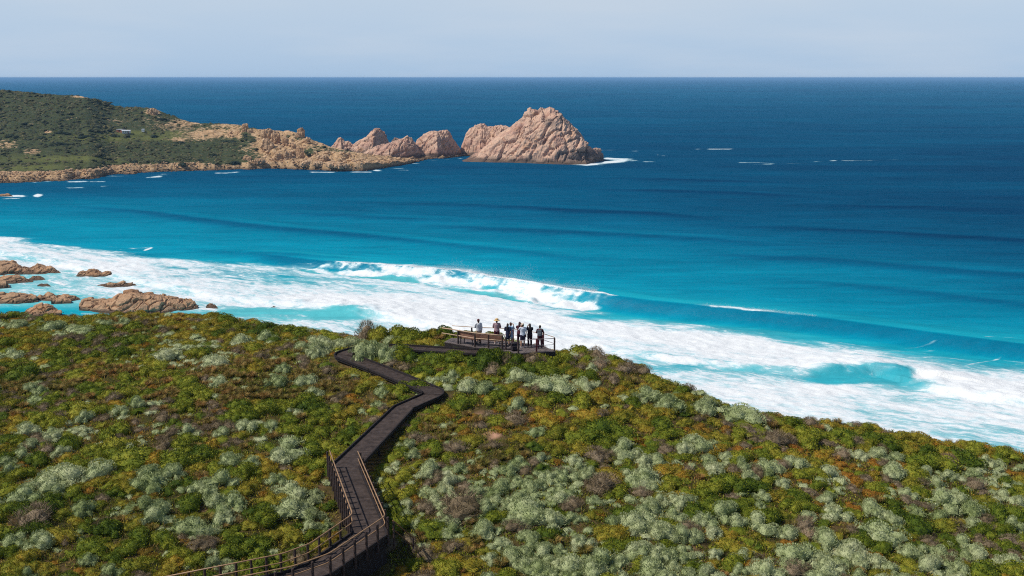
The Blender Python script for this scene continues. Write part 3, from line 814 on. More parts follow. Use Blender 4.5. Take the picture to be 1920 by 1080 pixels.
# ------------------------------------------------------------------ FOLIAGE KIT
def leaf_mat(name, stops, lvar=.30, world_scale=.35, transl=.18):
    m, nt, out = new_mat(name)
    oi = nt.nodes.new('ShaderNodeObjectInfo')
    rnd = math_n(nt, 'FRACT', math_n(nt, 'ADD', oi.outputs['Random'], attr(nt, 'srand')))
    nz0 = noise(nt, world_scale * .4, 3, .5, geo_pos(nt))
    nz1 = noise(nt, world_scale * 4.5, 4, .65, geo_pos(nt))
    nz = math_n(nt, 'ADD', math_n(nt, 'MULTIPLY', nz0, .75), math_n(nt, 'MULTIPLY', nz1, .25))
    nzf = math_n(nt, 'SUBTRACT', nz1, .5)
    lf = attr(nt, 'leaf')
    f = math_n(nt, 'ADD', math_n(nt, 'ADD', math_n(nt, 'MULTIPLY', rnd, .38), math_n(nt, 'MULTIPLY', nzf, .7)), math_n(nt, 'ADD', math_n(nt, 'MULTIPLY', math_n(nt, 'SUBTRACT', nz, .5), 1.1), math_n(nt, 'MULTIPLY', lf, .24)))
    f = math_n(nt, 'ADD', f, .30)
    r_ = ramp(nt, stops, f)
    br = math_n(nt, 'ADD', math_n(nt, 'MULTIPLY', lf, lvar), 1.0)
    col = nt.nodes.new('ShaderNodeVectorMath'); col.operation = 'SCALE'
    nt.links.new(r_.outputs[0], col.inputs[0]); nt.links.new(br, col.inputs['Scale'])
    d = N(nt, 'ShaderNodeBsdfPrincipled', Roughness=.75); d.inputs['Specular IOR Level'].default_value = .12
    nt.links.new(col.outputs[0], d.inputs['Base Color'])
    t = nt.nodes.new('ShaderNodeBsdfTranslucent')
    nt.links.new(col.outputs[0], t.inputs[0])
    mx = nt.nodes.new('ShaderNodeMixShader'); mx.inputs[0].default_value = transl
    nt.links.new(d.outputs[0], mx.inputs[1]); nt.links.new(t.outputs[0], mx.inputs[2])
    nt.links.new(mx.outputs[0], out.inputs['Surface'])
    return m


LM = {
 'silver': leaf_mat('silver_foliage', [(0, (.15, .19, .055)), (.2, (.25, .30, .115)), (.45, (.36, .405, .195)), (.75, (.45, .475, .26)), (1, (.51, .52, .32))], .30),
 'green': leaf_mat('green_foliage', [(0, (.034, .064, .008)), (.28, (.072, .110, .010)), (.52, (.150, .182, .016)), (.76, (.265, .265, .028)), (1, (.36, .305, .04))], .38),
 'golden': leaf_mat('golden_foliage', [(0, (.11, .145, .014)), (.3, (.20, .205, .022)), (.6, (.31, .25, .03)), (.85, (.39, .235, .03)), (1, (.46, .20, .026))], .35),
 'rust': leaf_mat('rust_foliage', [(0, (.17, .13, .022)), (.4, (.29, .17, .026)), (.7, (.38, .18, .026)), (1, (.40, .14, .03))], .35),
 'dry': leaf_mat('dry_twigs', [(0, (.12, .09, .045)), (.4, (.195, .145, .085)), (.75, (.27, .205, .135)), (1, (.28, .17, .08))], .30, transl=.05),
 'tussock': leaf_mat('tussock_blades', [(0, (.11, .13, .02)), (.35, (.24, .20, .045)), (.7, (.36, .225, .075)), (1, (.43, .20, .06))], .35),
}
_ico = bmesh.new(); bmesh.ops.create_icosphere(_ico, subdivisions=3, radius=1)
ICO3 = np.array([v.co[:] for v in _ico.verts]); ICO3F = np.array([[v.index for v in f.verts] for f in _ico.faces]); _ico.free()
_ico = bmesh.new(); bmesh.ops.create_icosphere(_ico, subdivisions=2, radius=1)
ICO2 = np.array([v.co[:] for v in _ico.verts]); ICO2F = np.array([[v.index for v in f.verts] for f in _ico.faces]); _ico.free()


def unit(v): return v / (np.linalg.norm(v, axis=-1, keepdims=True) + 1e-9)


def bush(kind, seed, nleaf, fine=True):
    """one shrub of unit radius: cushion lobes, a twiggy heart and many small leaves. -> V, F, leaf"""
    g = np.random.default_rng(seed)
    if kind == 'tussock':
        n = nleaf
        a = g.uniform(0, 2 * np.pi, n); rr = .35 * np.sqrt(g.random(n))
        b = np.stack([rr * np.cos(a), rr * np.sin(a), np.zeros(n)], 1)
        L = g.uniform(.5, 1.05, n); lean = g.uniform(.15, .9, n); a2 = a + g.normal(0, .5, n)
        out = np.stack([np.cos(a2), np.sin(a2), 0 * a], 1)
        mid = b + out * (lean * L * .35)[:, None] + np.array([0, 0, 1]) * (L * .62)[:, None]
        tip = b + out * (lean * L * .95)[:, None] + np.array([0, 0, 1]) * (L * (.95 - .45 * lean))[:, None]
        side = np.stack([-np.sin(a2 + .6), np.cos(a2 + .6), 0 * a], 1) * .022
        V = np.stack([b - side, b + side, mid + side * .8, mid - side * .8, tip], 1).reshape(-1, 3)
        i0 = np.arange(n)[:, None] * 5
        F = np.concatenate([i0 + np.array([[0, 1, 2]]), i0 + np.array([[0, 2, 3]]), i0 + np.array([[3, 2, 4]])])
        return V, F, np.repeat(g.uniform(-1, 1, n), 5)
    cfg = {'silver': (14, .18, .38, .54, .105, .026), 'green': (18, .14, .40, .50, .105, .034), 'golden': (18, .13, .36, .48, .13, .026), 'rust': (16, .13, .34, .48, .13, .026), 'dry': (9, .3, .45, .55, .24, .016)}[kind]
    nl, r0, r1, hh, LL, WW = cfg
    nl = int(nl * g.uniform(.8, 1.2))
    a = g.uniform(0, 2 * np.pi, nl); rr = np.sqrt(g.random(nl)) * .86; rr[:2] = .1
    rad = g.uniform(r0, r1, nl)
    sx, sy = g.uniform(.95, 1.25), g.uniform(.6, .9)
    cz = hh * (1 - rr ** 2) * g.uniform(.55, 1.0, nl) - .12
    cz = np.maximum(cz, .02)
    cen = np.stack([rr * np.cos(a) * sx, rr * np.sin(a) * sy, cz], 1)
    # heart
    I, IF = (ICO3, ICO3F) if fine else (ICO2, ICO2F)
    o0 = np.array([0, 0, .05])
    dv = I
    oc = o0 - cen
    bq = dv @ oc.T
    cq = (oc ** 2).sum(1) - rad ** 2
    disc = bq ** 2 - cq[None]
    tt = np.where(disc > 0, -bq + np.sqrt(np.maximum(disc, 0)), 0).max(1)
    tt = np.maximum(tt, .22)
    V0 = o0 + dv * (tt * (.90 if kind != 'dry' else .72))[:, None]
    V0[:, 2] = np.maximum(V0[:, 2], -.15)
    l0 = g.uniform(-.5, .4, len(V0))
    # leaves
    want = nleaf; pts = []; nrm = []
    per = rad ** 2 / (rad ** 2).sum()
    cnt = 0
    while cnt < want:
        k = g.choice(nl, want * 2, p=per)
        d = unit(g.normal(size=(want * 2, 3)) + np.array([0, 0, .35]))
        p = cen[k] + d * rad[k][:, None]
        dist = np.linalg.norm(p[:, None] - cen[None], axis=2) / rad[None]
        dist[np.arange(len(k)), k] = 9
        ok = (dist.min(1) > .93) & (p[:, 2] > 0.0)
        pts.append(p[ok]); nrm.append(d[ok]); cnt += ok.sum()
    p = np.concatenate(pts)[:want]; d = np.concatenate(nrm)[:want]
    n = want
    upw = {'silver': .8, 'green': .5, 'golden': .75, 'rust': .75, 'dry': .45}[kind]
    dr = unit(d + np.array([0, 0, upw]) + g.normal(0, {'silver': .22, 'green': .5, 'golden': .4, 'rust': .4, 'dry': .5}[kind], (n, 3)))
    L = LL * g.uniform(.7, 1.3, n); W = WW * g.uniform(.7, 1.3, n)
    side = unit(np.cross(dr, g.normal(size=(n, 3)))) * W[:, None] * .5
    st = p - dr * (L * (.45 if kind != 'dry' else 1.0))[:, None]
    en = p + dr * (L * .6)[:, None]
    md = (st * .4 + en * .6)
    V1 = np.stack([st, md - side, en, md + side], 1).reshape(-1, 3)
    i0 = np.arange(n)[:, None] * 4 + len(V0)
    F1 = np.concatenate([i0 + np.array([[0, 1, 2]]), i0 + np.array([[0, 2, 3]])])
    lf = np.repeat(g.uniform(-1, 1, n), 4)
    return np.concatenate([V0, V1]), np.concatenate([IF, F1]), np.concatenate([l0, lf])


def merge_bushes(protos, items):
    """items: (proto index, x, y, z, sx, sy, sz, rot, srand)  -> V, F, leaf, srand"""
    Vs, Fs, Ls, Ss = [], [], [], []
    off = 0
    for pi, x, y, z, sx, sy, sz, ro, sr in items:
        V, F, lf = protos[pi]
        c, s = math.cos(ro), math.sin(ro)
        W = np.stack([(V[:, 0] * c - V[:, 1] * s) * sx + x, (V[:, 0] * s + V[:, 1] * c) * sy + y, V[:, 2] * sz + z], 1)
        Vs.append(W.astype(np.float32)); Fs.append(F + off); Ls.append(lf); Ss.append(np.full(len(V), sr, np.float32)); off += len(V)
    return np.concatenate(Vs), np.concatenate(Fs), np.concatenate(Ls), np.concatenate(Ss)


# ------------------------------------------------------------------ HEADLAND SCRUB
m_scrub = leaf_mat('headland_scrub', [(0, (.034, .040, .022)), (.3, (.062, .067, .032)), (.55, (.105, .102, .046)), (.75, (.17, .145, .068)), (1, (.19, .14, .085))], .3, .035, .1)
m_darkbush = leaf_mat('dark_coastal_bush', [(0, (.018, .028, .018)), (.5, (.03, .042, .024)), (1, (.048, .06, .03))], .3, .05, .1)
hp_ = [bush('green', 900 + k, 90, False) for k in range(6)]
items = []
flat = HG.reshape(-1, 3); frock = RG.reshape(-1)
okm = np.where((np.repeat(hv, len(hx)) > .03) & (np.repeat(hv, len(hx)) < 1.06) & (np.tile(hx, len(hv)) > -620))[0]
gg = np.random.default_rng(5)
# area weights so that the cover is even on the ground
G3 = HG
ar = np.abs(np.gradient(G3[..., 0], axis=1) * np.gradient(G3[..., 1], axis=0) - np.gradient(G3[..., 1], axis=1) * np.gradient(G3[..., 0], axis=0)).reshape(-1)
w = ar[okm] * np.clip(1 - 1.5 * frock[okm], 0, 1) ** 1.2 * np.clip(1 - .75 * grass[okm], .1, 1); w /= w.sum()
pick = gg.choice(okm, 8200, p=w)
cl = fbm(flat[pick] * np.array([.02, .02, .0]), 3, 66)
for i, k in enumerate(pick):
    s = gg.uniform(1.0, 2.6) * (1 + .5 * max(cl[i], 0))
    x, y, z = flat[k] + np.array([gg.normal(0, 2.0), gg.normal(0, 2.0), 0])
    items.append((gg.integers(6), x, y, z - .3 * s, s * 1.2, s * 1.2, s * gg.uniform(.7, 1.2), gg.uniform(0, 6.28), gg.random()))
V, F, lf, sr = merge_bushes(hp_, items)
hs_ = link('coastal_scrub', mk_mesh('coastal_scrub', V, F, m_scrub, False, {'leaf': lf, 'srand': sr}))
tag(hs_, 'grey green scrub carpeting the far headland', 'scrub', kind='stuff')
DB = [(430, 262, 30, 'broad dark bush on the tan slope left of the headland crags'), (400, 288, 26, 'dark bush low on the headland left of the tan crags'), (440, 302, 24, 'dark bush just above the shore rocks under the tan crags'), (345, 304, 34, 'long dark bush above the tan shore at the middle of the headland'),
      (305, 302, 26, 'dark round bush above the shore, longest one to its right'), (252, 301, 22, 'dark bush above the shore, left of the pair of dark bushes'), (110, 266, 46, 'largest dark thicket on the left of the headland'), (80, 256, 30, 'dark thicket up behind the largest thicket'), (160, 252, 40, 'dark hedge like bush left of the small white house'),
      (215, 252, 26, 'dark bush just below and left of the small white house'), (290, 253, 26, 'dark bush right of the small white house'), (335, 264, 34, 'dark bush at the right end of the green flat'), (20, 250, 40, 'dark bush at the far left of the headland'), (115, 246, 34, 'dark bush right of the bare orange patch'), (460, 252, 16, 'small dark bush beside the leaning boulder on the ridge'), (300, 220, 30, 'dark bush on the slope below the ridge top boulders'), (470, 262, 12, 'small dark bush in the gap between two crags'), (580, 287, 14, 'dark green bush low among the tan crags'), (375, 298, 24, 'dark bush right of the long dark bush above shore')]
dbm = []
for k in range(4):
    V, F, lf = bush('green', 950 + k, 420)
    dbm.append(mk_mesh('dark_bush', V, F, m_darkbush, False, {'leaf': lf, 'srand': np.zeros(len(V))}))
for i, (px, py, wpx, lab) in enumerate(DB):
    p = head_at(px, py + 4)
    d = proj(p)[2]
    r_ = wpx / FPX * d / 2
    o = link('dark_bush', dbm[i % 4])
    o.location = (p[0], p[1], p[2] - .25 * r_ * .5); o.scale = (r_, r_ * .8, min(r_ * .75, 3.6)); o.rotation_euler = (0, 0, i * 1.7)
    tag(o, lab, 'bush', 'dark bushes on the headland')

# boulders of the headland that stand out
def crag(px, py, wpx, hpx, seed, label, mat=M_TAN, deep=.7, amp=None):
    p = head_at(px, py)
    x0, y0 = p[0], p[1]
    d = proj(p)[2]
    w_ = wpx / FPX * d / 2; h_ = hpx / FPX * d
    g = np.random.default_rng(seed)
    V = ICO3 * np.array([w_, w_ * deep, h_ * .62])
    bm = bmesh.new(); bmesh.ops.create_icosphere(bm, subdivisions=5, radius=1)
    U = np.array([v.co[:] for v in bm.verts]); UF = np.array([[v.index for v in f.verts] for f in bm.faces]); bm.free()
    U = np.sign(U) * np.abs(U) ** .8
    V = U * np.array([w_, w_ * deep, h_ * .6])
    q = V / max(w_, 1e-3) + seed
    a_ = amp or .22
    f1, f2, cid = cells(q * np.array([1.6, 1.6, 1.0]), seed)
    dsp = a_ * (fbm(q * 1.2, 4, seed, .55, True) + 1.2 * (cid - .5) - .8 * np.exp(-((f2 - f1) / .12) ** 2))
    V = V * (1 + dsp)[:, None]
    o = link('boulder', mk_mesh('boulder', V, UF, mat, False))
    o.location = (x0, y0, p[2] + h_ * .22)
    o.rotation_euler = (0, R(g.uniform(-8, 8)), g.uniform(-.4, .4))
    tag(o, label, 'boulder', 'crags and boulders on the headland')
    return o


for i, (px, py, w_, h_, lab) in enumerate([
    (460, 246, 12, 18, 'tan boulder standing up on the headland ridge line'), (470, 250, 9, 9, 'small tan boulder leaning beside the one on the ridge'),
    (287, 213, 18, 12, 'orange boulder on the rise at the middle of the headland'), (500, 262, 22, 24, 'tall ribbed tan crag at the top left of the crags'),
    (516, 268, 16, 26, 'narrow ribbed crag beside the tall tan crag'), (534, 272, 12, 18, 'tan crag with a dark cleft on its left'),
    (563, 258, 14, 22, 'tan crag on the skyline above the rocky point'), (577, 268, 10, 12, 'small crag stepping down from the skyline crag'), (503, 284, 24, 26, 'broad sloping tan slab below the tall crag'),
    (523, 300, 16, 16, 'rounded tan boulder low under the crags'), (540, 298, 14, 18, 'upright tan boulder near the shore under the crags'), (563, 292, 14, 22, 'orange tan crag standing above the shore ledge'), (550, 279, 10, 11, 'lone tan block in the scrub between the crags'),
    (575, 310, 22, 10, 'grey brown boulder on the shore ledge'), (605, 300, 20, 12, 'tan block on the low ledge right of the crags'), (632, 312, 40, 10, 'dark grey boulder low on the shore of the point'), (600, 312, 20, 9, 'small tan boulder left of the dark grey shore boulder'),
    (146, 331, 8, 11, 'dark upright boulder on the tan shore at the left'), (158, 337, 20, 6, 'low tan rock at the waterline below the dark upright boulder'), (245, 328, 24, 8, 'brown rock at the waterline in the middle of the shore'), (465, 300, 16, 9, 'pale tan block at the foot of the slope'), (487, 306, 18, 9, 'tan blocky boulder at the shore below the slab')]):
    crag(px, py, w_, h_, 300 + i * 7, lab)

# shore rubble, too many to count
hp2 = []
for k in range(8):
    g = np.random.default_rng(40 + k)
    V = ICO2 * g.uniform(.6, 1.1, 3)
    V = V * (1 + .22 * fbm(ICO2 * 1.6 + k * 9, 3, k)[:, None]); hp2.append((V, ICO2F, np.zeros(len(V))))
items = []
m1 = np.where((np.repeat(hv, len(hx)) > -.005) & (np.repeat(hv, len(hx)) < .13) & (np.tile(hx, len(hv)) > -120) & (frock > .55))[0]
m2 = np.where((np.repeat(hv, len(hx)) >= .13) & (np.repeat(hv, len(hx)) < .95) & (np.tile(hx, len(hv)) > 430) & (frock > .6))[0]
for mm, cnt, lo, hi in ((m1, 2600, .25, .95), (m2, 500, .4, 1.5)):
    w = ar[mm] / ar[mm].sum()
    for k in gg.choice(mm, cnt, p=w):
        s = lo + (hi - lo) * gg.random() ** 2.2
        x, y, z = flat[k] + np.array([gg.normal(0, 1.2), gg.normal(0, 1.2), 0])
        items.append((gg.integers(8), x, y, z + .1 * s, s * gg.uniform(.8, 1.5), s, s * gg.uniform(.6, 1.0), gg.uniform(0, 6.28), gg.random()))
V, F, lf, sr = merge_bushes(hp2, items)
rub = link('shore_rubble', mk_mesh('shore_rubble', V, F, M_TAN, False))
tag(rub, 'tan rubble of small rocks along the headland shore', 'rubble', kind='stuff')

# the small white house on the flat
p = head_at(238, 250)
hw = empty('house', (p[0], p[1], p[2] + .2), R(12))
tag(hw, 'small white house with a pale roof among scrub on the headland', 'house')
M_WALL = simple_mat('white_wall', (.72, .72, .70), .8, .05)
M_ROOF = simple_mat('pale_roof', (.55, .58, .60), .5, .08)
M_WIN = simple_mat('window_glass', (.03, .035, .04), .15, .1, spec=.6)
M_BRICK = simple_mat('terracotta', (.33, .13, .08), .8, .2)
hw.scale = (.7, .7, .7)
MB().box((0, 0, 1.3), (8, 4.5, 2.6)).build('wall', M_WALL, hw)
mb = MB()
for s in (-1, 1): mb.bar((-4.4, s * 1.25, 3.15), (4.4, s * 1.25, 3.15), 2.95, .12)
o = mb.build('roof', M_ROOF, hw)
for v in o.data.vertices: v.co.z += .5 * (1 - abs(v.co.y) / 1.3)
MB().box((2.6, -2.26, 1.05), (.9, .06, 2.1)).build('door', M_BRICK, hw)
for x in (-2.6, -.6, 1.2): 
    f = MB().box((x, -2.26, 1.5), (1.2, .05, 1.0)).build('window', M_WIN, hw)
    MB().box((x, -2.29, .96), (1.4, .12, .08)).build('sill', M_WALL, f)
p = head_at(228, 250)
h2_ = empty('house', (p[0] - 2, p[1] + 4, p[2] + .2), R(-10))
tag(h2_, 'small reddish house standing left of the white house', 'house')
MB().box((0, 0, 1.2), (4.5, 4, 2.4)).build('wall', M_BRICK, h2_)
mb = MB().box((0, 0, 2.5), (5, 4.5, .2), None, .05).build('roof', M_ROOF, h2_)
MB().box((0, -2.02, 1.4), (1.2, .05, .9)).build('window', M_WIN, h2_)
p = head_at(268, 248)
sh = empty('shed', (p[0], p[1], p[2] + .2), R(5))
tag(sh, 'tiny pale shed right of the white house', 'shed')
MB().box((0, 0, 1.0), (1.8, 1.8, 2.0)).build('wall', M_WALL, sh)
mb = MB().box((0, 0, 2.06), (2.1, 2.1, .12), Matrix.Rotation(R(6), 3, 'X')).build('roof', M_ROOF, sh)
# ------------------------------------------------------------------ ROCKS IN THE NEAR BAY
BAY = [
 ([(-60, 500), (-20, 488), (0, 490), (12, 490), (24, 489), (34, 493), (42, 500), (46, 508)], [(-60, 514), (0, 516), (46, 511)], 18, 'large brown boulder pile at the left edge of the bay'),
 ([(28, 509), (36, 502), (48, 501), (58, 504), (66, 501), (72, 496), (80, 498), (88, 501), (96, 500), (104, 505), (113, 511)], [(28, 515), (70, 514), (113, 513)], 12, 'brown boulder ridge running right from the left pile'),
 ([(-30, 525), (0, 519), (12, 517), (26, 516), (38, 518), (50, 522), (62, 527)], [(-30, 531), (30, 531), (62, 529)], 9, 'flat tan and green weedy rock in front of the left pile'),
 ([(52, 525), (62, 519), (75, 519), (84, 522)], [(52, 527), (84, 524)], 7, 'low rock covered in yellow green weed'),
 ([(-20, 530), (0, 526), (12, 527), (18, 534)], [(-20, 543), (18, 539)], 7, 'brown block cut by the left edge of the picture'),
 ([(70, 535), (78, 532), (88, 532), (95, 536)], [(70, 537), (95, 536.5)], 3, 'small dark rock awash in the aqua shallows'),
 ([(143, 516), (150, 509), (162, 507), (172, 505), (184, 506), (192, 510), (198, 507), (206, 508), (212, 514), (218, 518)], [(143, 518), (180, 520), (218, 518)], 9, 'long brown rock with two humps among the foam'),
 ([(178, 537), (192, 534), (204, 529), (214, 532), (222, 531), (232, 527), (240, 530), (248, 528), (255, 534)], [(178, 538), (215, 539), (255, 535.5)], 6, 'low jagged dark brown rock below the two humped rock'),
 ([(-40, 556), (0, 551), (20, 549), (40, 549), (56, 551), (68, 556), (72, 562)], [(-40, 570), (30, 570), (72, 566)], 11, 'flat brown rock shelf with weedy edge at the left'),
 ([(68, 558), (76, 551), (84, 556), (92, 548), (102, 551), (110, 556), (120, 552), (132, 553), (142, 553), (150, 560)], [(68, 562), (110, 567), (150, 562)], 9, 'cluster of brown boulders right of the flat shelf'),
 ([(96, 562), (108, 558), (122, 558), (134, 563)], [(96, 570), (134, 568)], 5, 'dark brown boulder in front of the boulder cluster'),
 ([(38, 592), (52, 582), (66, 576), (80, 570), (92, 572), (104, 578), (116, 583)], [(38, 594), (116, 592)], 9, 'tan rock rising just behind the scrub at the left'),
 ([(148, 572), (158, 563), (172, 560), (184, 562), (198, 561), (212, 561), (222, 554), (236, 547), (250, 545), (264, 547), (276, 551), (284, 549), (296, 552), (310, 553), (322, 557), (334, 559), (346, 560), (356, 563), (366, 568), (372, 575)], [(148, 582), (230, 590), (300, 588), (372, 579)], 17, 'largest tan brown rock, long and humped, just beyond the scrub'),
 ([(386, 574), (394, 570), (402, 571), (408, 576)], [(386, 577), (408, 577.5)], 3, 'small dark rock right of the largest tan rock'),
 ([(509, 575), (512, 572), (516, 573), (519, 577)], [(509, 578), (519, 578)], 2, 'tiny dark rock alone in the foam'),
 ([(-8, 367), (4, 364), (16, 363), (24, 367)], [(-8, 369), (24, 368.5)], 6, 'dark reddish rock awash in white foam below the headland at left')]
for i, (top, base, dp, lab) in enumerate(BAY):
    wdt = base[-1][0] - base[0][0]
    sm = wdt < 60
    rock_island('shore_rock', top, base, dp, int(np.clip(wdt * 1.2, 24, 220)), int(np.clip(wdt * .6, 18, 90)), .75 if wdt > 150 else .5 if not sm else .3, 500 + i * 13, M_BAY, lab, 'rock', .30 if wdt > 100 else .2, 1.0, .5, 'rocks in the near bay', 2.6, .9, .3)

# ------------------------------------------------------------------ FOREGROUND HILL
PATH = [(968, 661.5, 41.3), (885, 661, 41.15), (742, 652, 41.0), (668, 656.5, 40.9), (640, 666, 40.7), (706, 691, 40.4), (820, 737.5, 40.0), (757, 765, 39.6), (645, 878, 39.0), (693, 1003, 38.5), (600, 1068, 38.15), (540, 1090, 38.0), (300, 1140, 38.0), (-200, 1230, 38.0)]
PW = np.array([unp(a, b, c) for a, b, c in PATH])
CTRL = [(0, 1080, 38), (300, 1080, 37.4), (560, 1080, 36.7), (760, 1060, 36.6), (1000, 1080, 37), (1500, 1080, 36), (1920, 1080, 35), (0, 960, 38.5), (0, 800, 39.5), (0, 680, 40), (300, 800, 39.3), (450, 950, 38.2), (450, 720, 39.9),
        (900, 760, 39.6), (900, 900, 38.5), (1200, 850, 38.1), (1200, 740, 39.5), (1500, 950, 37), (1500, 830, 37.4), (1920, 960, 35.2), (300, 640, 40.2), (560, 660, 40.3), (-400, 800, 39.3), (-400, 1080, 38), (2300, 960, 34), (2300, 1200, 33.5), (1000, 1500, 37.5), (0, 1500, 38)]
EDGE = [(-1500, 600, 39), (-600, 600, 39.5), (-200, 594, 40), (0, 595, 40), (100, 598, 40), (200, 592, 40.2), (300, 591, 40.2), (400, 597, 40), (470, 607, 40), (560, 622, 40), (650, 640, 40.2), (700, 638, 40.6), (760, 632, 41), (840, 630, 41), (900, 640, 40.7), (1000, 658, 40.5), (1050, 668, 40.4), (1100, 661, 40.6), (1140, 672, 40.4), (1200, 703, 39.8), (1300, 740, 39.2), (1340, 760, 39), (1430, 779, 38.4), (1500, 791, 37.8), (1580, 803, 37.3), (1700, 822, 36.6), (1800, 838, 36), (1920, 860, 35.2), (2200, 905, 34.2), (2800, 990, 33)]
EW = np.array([unp(a, b, c) for a, b, c in EDGE])
cp = [unp(a, b, c) for a, b, c in CTRL] + list(EW[1:])
for a, b in zip(PW[:-1], PW[1:]):
    for t in (0, .5):
        q = a + (b - a) * t; cp.append(q - np.array([0, 0, .32 if q[1] > 58 else 1.6]))
cp = np.array(cp)
cxy = cp[:, :2]


def tps(r2): return np.where(r2 > 0, r2 * np.log(np.maximum(r2, 1e-9)), 0)


K = tps(((cxy[:, None] - cxy[None]) ** 2).sum(2)) + np.eye(len(cp)) * 60.0
Pm = np.concatenate([np.ones((len(cp), 1)), cxy], 1)
Am = np.block([[K, Pm], [Pm.T, np.zeros((3, 3))]])
sol = np.linalg.solve(Am, np.concatenate([cp[:, 2], np.zeros(3)]))


def seg_dist(xy, poly):
    best = np.full(len(xy), 1e9); sg = np.ones(len(xy))
    for a, b in zip(poly[:-1], poly[1:]):
        d = b - a; t = np.clip(((xy - a) @ d) / (d @ d), 0, 1)
        r = xy - (a + t[:, None] * d)
        ds = np.linalg.norm(r, axis=1)
        m = ds < best
        best = np.where(m, ds, best)
        sg = np.where(m, np.sign(d[0] * r[:, 1] - d[1] * r[:, 0] + 1e-12), sg)
    return best, sg


EXY = np.concatenate([[[-320, EW[0, 1] - 30]], EW[:, :2], [[260, 15]]])
PXY = PW[:, :2]


def ground(xy, detail=True):
    xy = np.asarray(xy, float)
    z = np.zeros(len(xy))
    for k in range(0, len(xy), 20000):
        s = xy[k:k + 20000]
        z[k:k + 20000] = tps(((s[:, None] - cxy[None]) ** 2).sum(2)) @ sol[:-3] + sol[-3] + s @ sol[-2:]
    z = np.clip(z, 33, 41.2)
    d, sg = seg_dist(xy, EXY)
    out = np.maximum(d * sg, 0)
    z = z - np.where(out > 0, .95 * np.maximum(out - .8, 0) + .1 * out, 0)
    if detail:
        p3 = np.stack([xy[:, 0], xy[:, 1], 0 * xy[:, 0]], 1)
        z = z + .22 * fbm(p3 * .25, 3, 201) * np.clip(seg_dist(xy, PXY)[0] / 3 - .2, 0, 1)
    return np.maximum(z, -3), d * sg


gx = np.concatenate([np.linspace(-330, -75, 30), np.arange(-72, 72.1, .5), np.linspace(75, 270, 30)])
gy = np.concatenate([np.linspace(-80, 38, 16), np.arange(39, 100, .5), np.linspace(101, 175, 40)])
GX, GY = np.meshgrid(gx, gy)
xy = np.stack([GX.ravel(), GY.ravel()], 1)
gz, gsd = ground(xy)
idx = np.arange(len(xy)).reshape(len(gy), len(gx))
F = np.stack([idx[:-1, :-1], idx[:-1, 1:], idx[1:, 1:], idx[1:, :-1]], -1).reshape(-1, 4)
m_gr, nt, out = new_mat('heath_soil')
pz = geo_pos(nt)
a = noise(nt, .3, 6, .65, pz); b = noise(nt, 2.2, 6, .7, pz)
cr = ramp(nt, [(.28, (.04, .045, .012)), (.45, (.07, .06, .018)), (.6, (.12, .08, .035)), (.75, (.22, .13, .07))], a)
c2 = ramp(nt, [(.3, (.55, .55, .55)), (.7, (1.3, 1.25, 1.2))], b)
col = mixc(nt, 1.0, cr.outputs[0], c2.outputs[0], 'MULTIPLY')
p = N(nt, 'ShaderNodeBsdfPrincipled', Roughness=.95); p.inputs['Specular IOR Level'].default_value = .1
nt.links.new(mixc(nt, attr(nt, 'bare_sand'), col, (.50, .28, .18)), p.inputs['Base Color'])
bp = N(nt, 'ShaderNodeBump', Strength=.7, Distance=.15); nt.links.new(b, bp.inputs['Height']); nt.links.new(bp.outputs[0], p.inputs['Normal'])
nt.links.new(p.outputs[0], out.inputs['Surface'])
SAND = [(928, 813, 17, 8), (898, 778, 14, 5), (770, 795, 10, 7)]
sx_, sy_, _ = proj(np.stack([xy[:, 0], xy[:, 1], gz], 1))
snd = np.zeros(len(xy))
SANDW = []
for cx, cy, rx, ry in SAND:
    c = unp(cx, cy, 39.3); SANDW.append((c[0], c[1], rx / FPX * 66))
    snd = np.maximum(snd, 1 - sstep(.6, 1.2, np.sqrt(((sx_ - cx) / rx) ** 2 + ((sy_ - cy) / ry) ** 2)))
gro = link('ground', mk_mesh('ground', np.stack([xy[:, 0], xy[:, 1], gz], 1), F, m_gr, True, {'bare_sand': snd}))
tag(gro, 'sandy heath hillside falling away to the sea', kind='structure')

# ------------------------------------------------------------------ HEATH SHRUBS
def S(org, k, L): return [(org[0] + a * k, org[1] + b * k, max(w * k, 22)) for a, b, w in L]


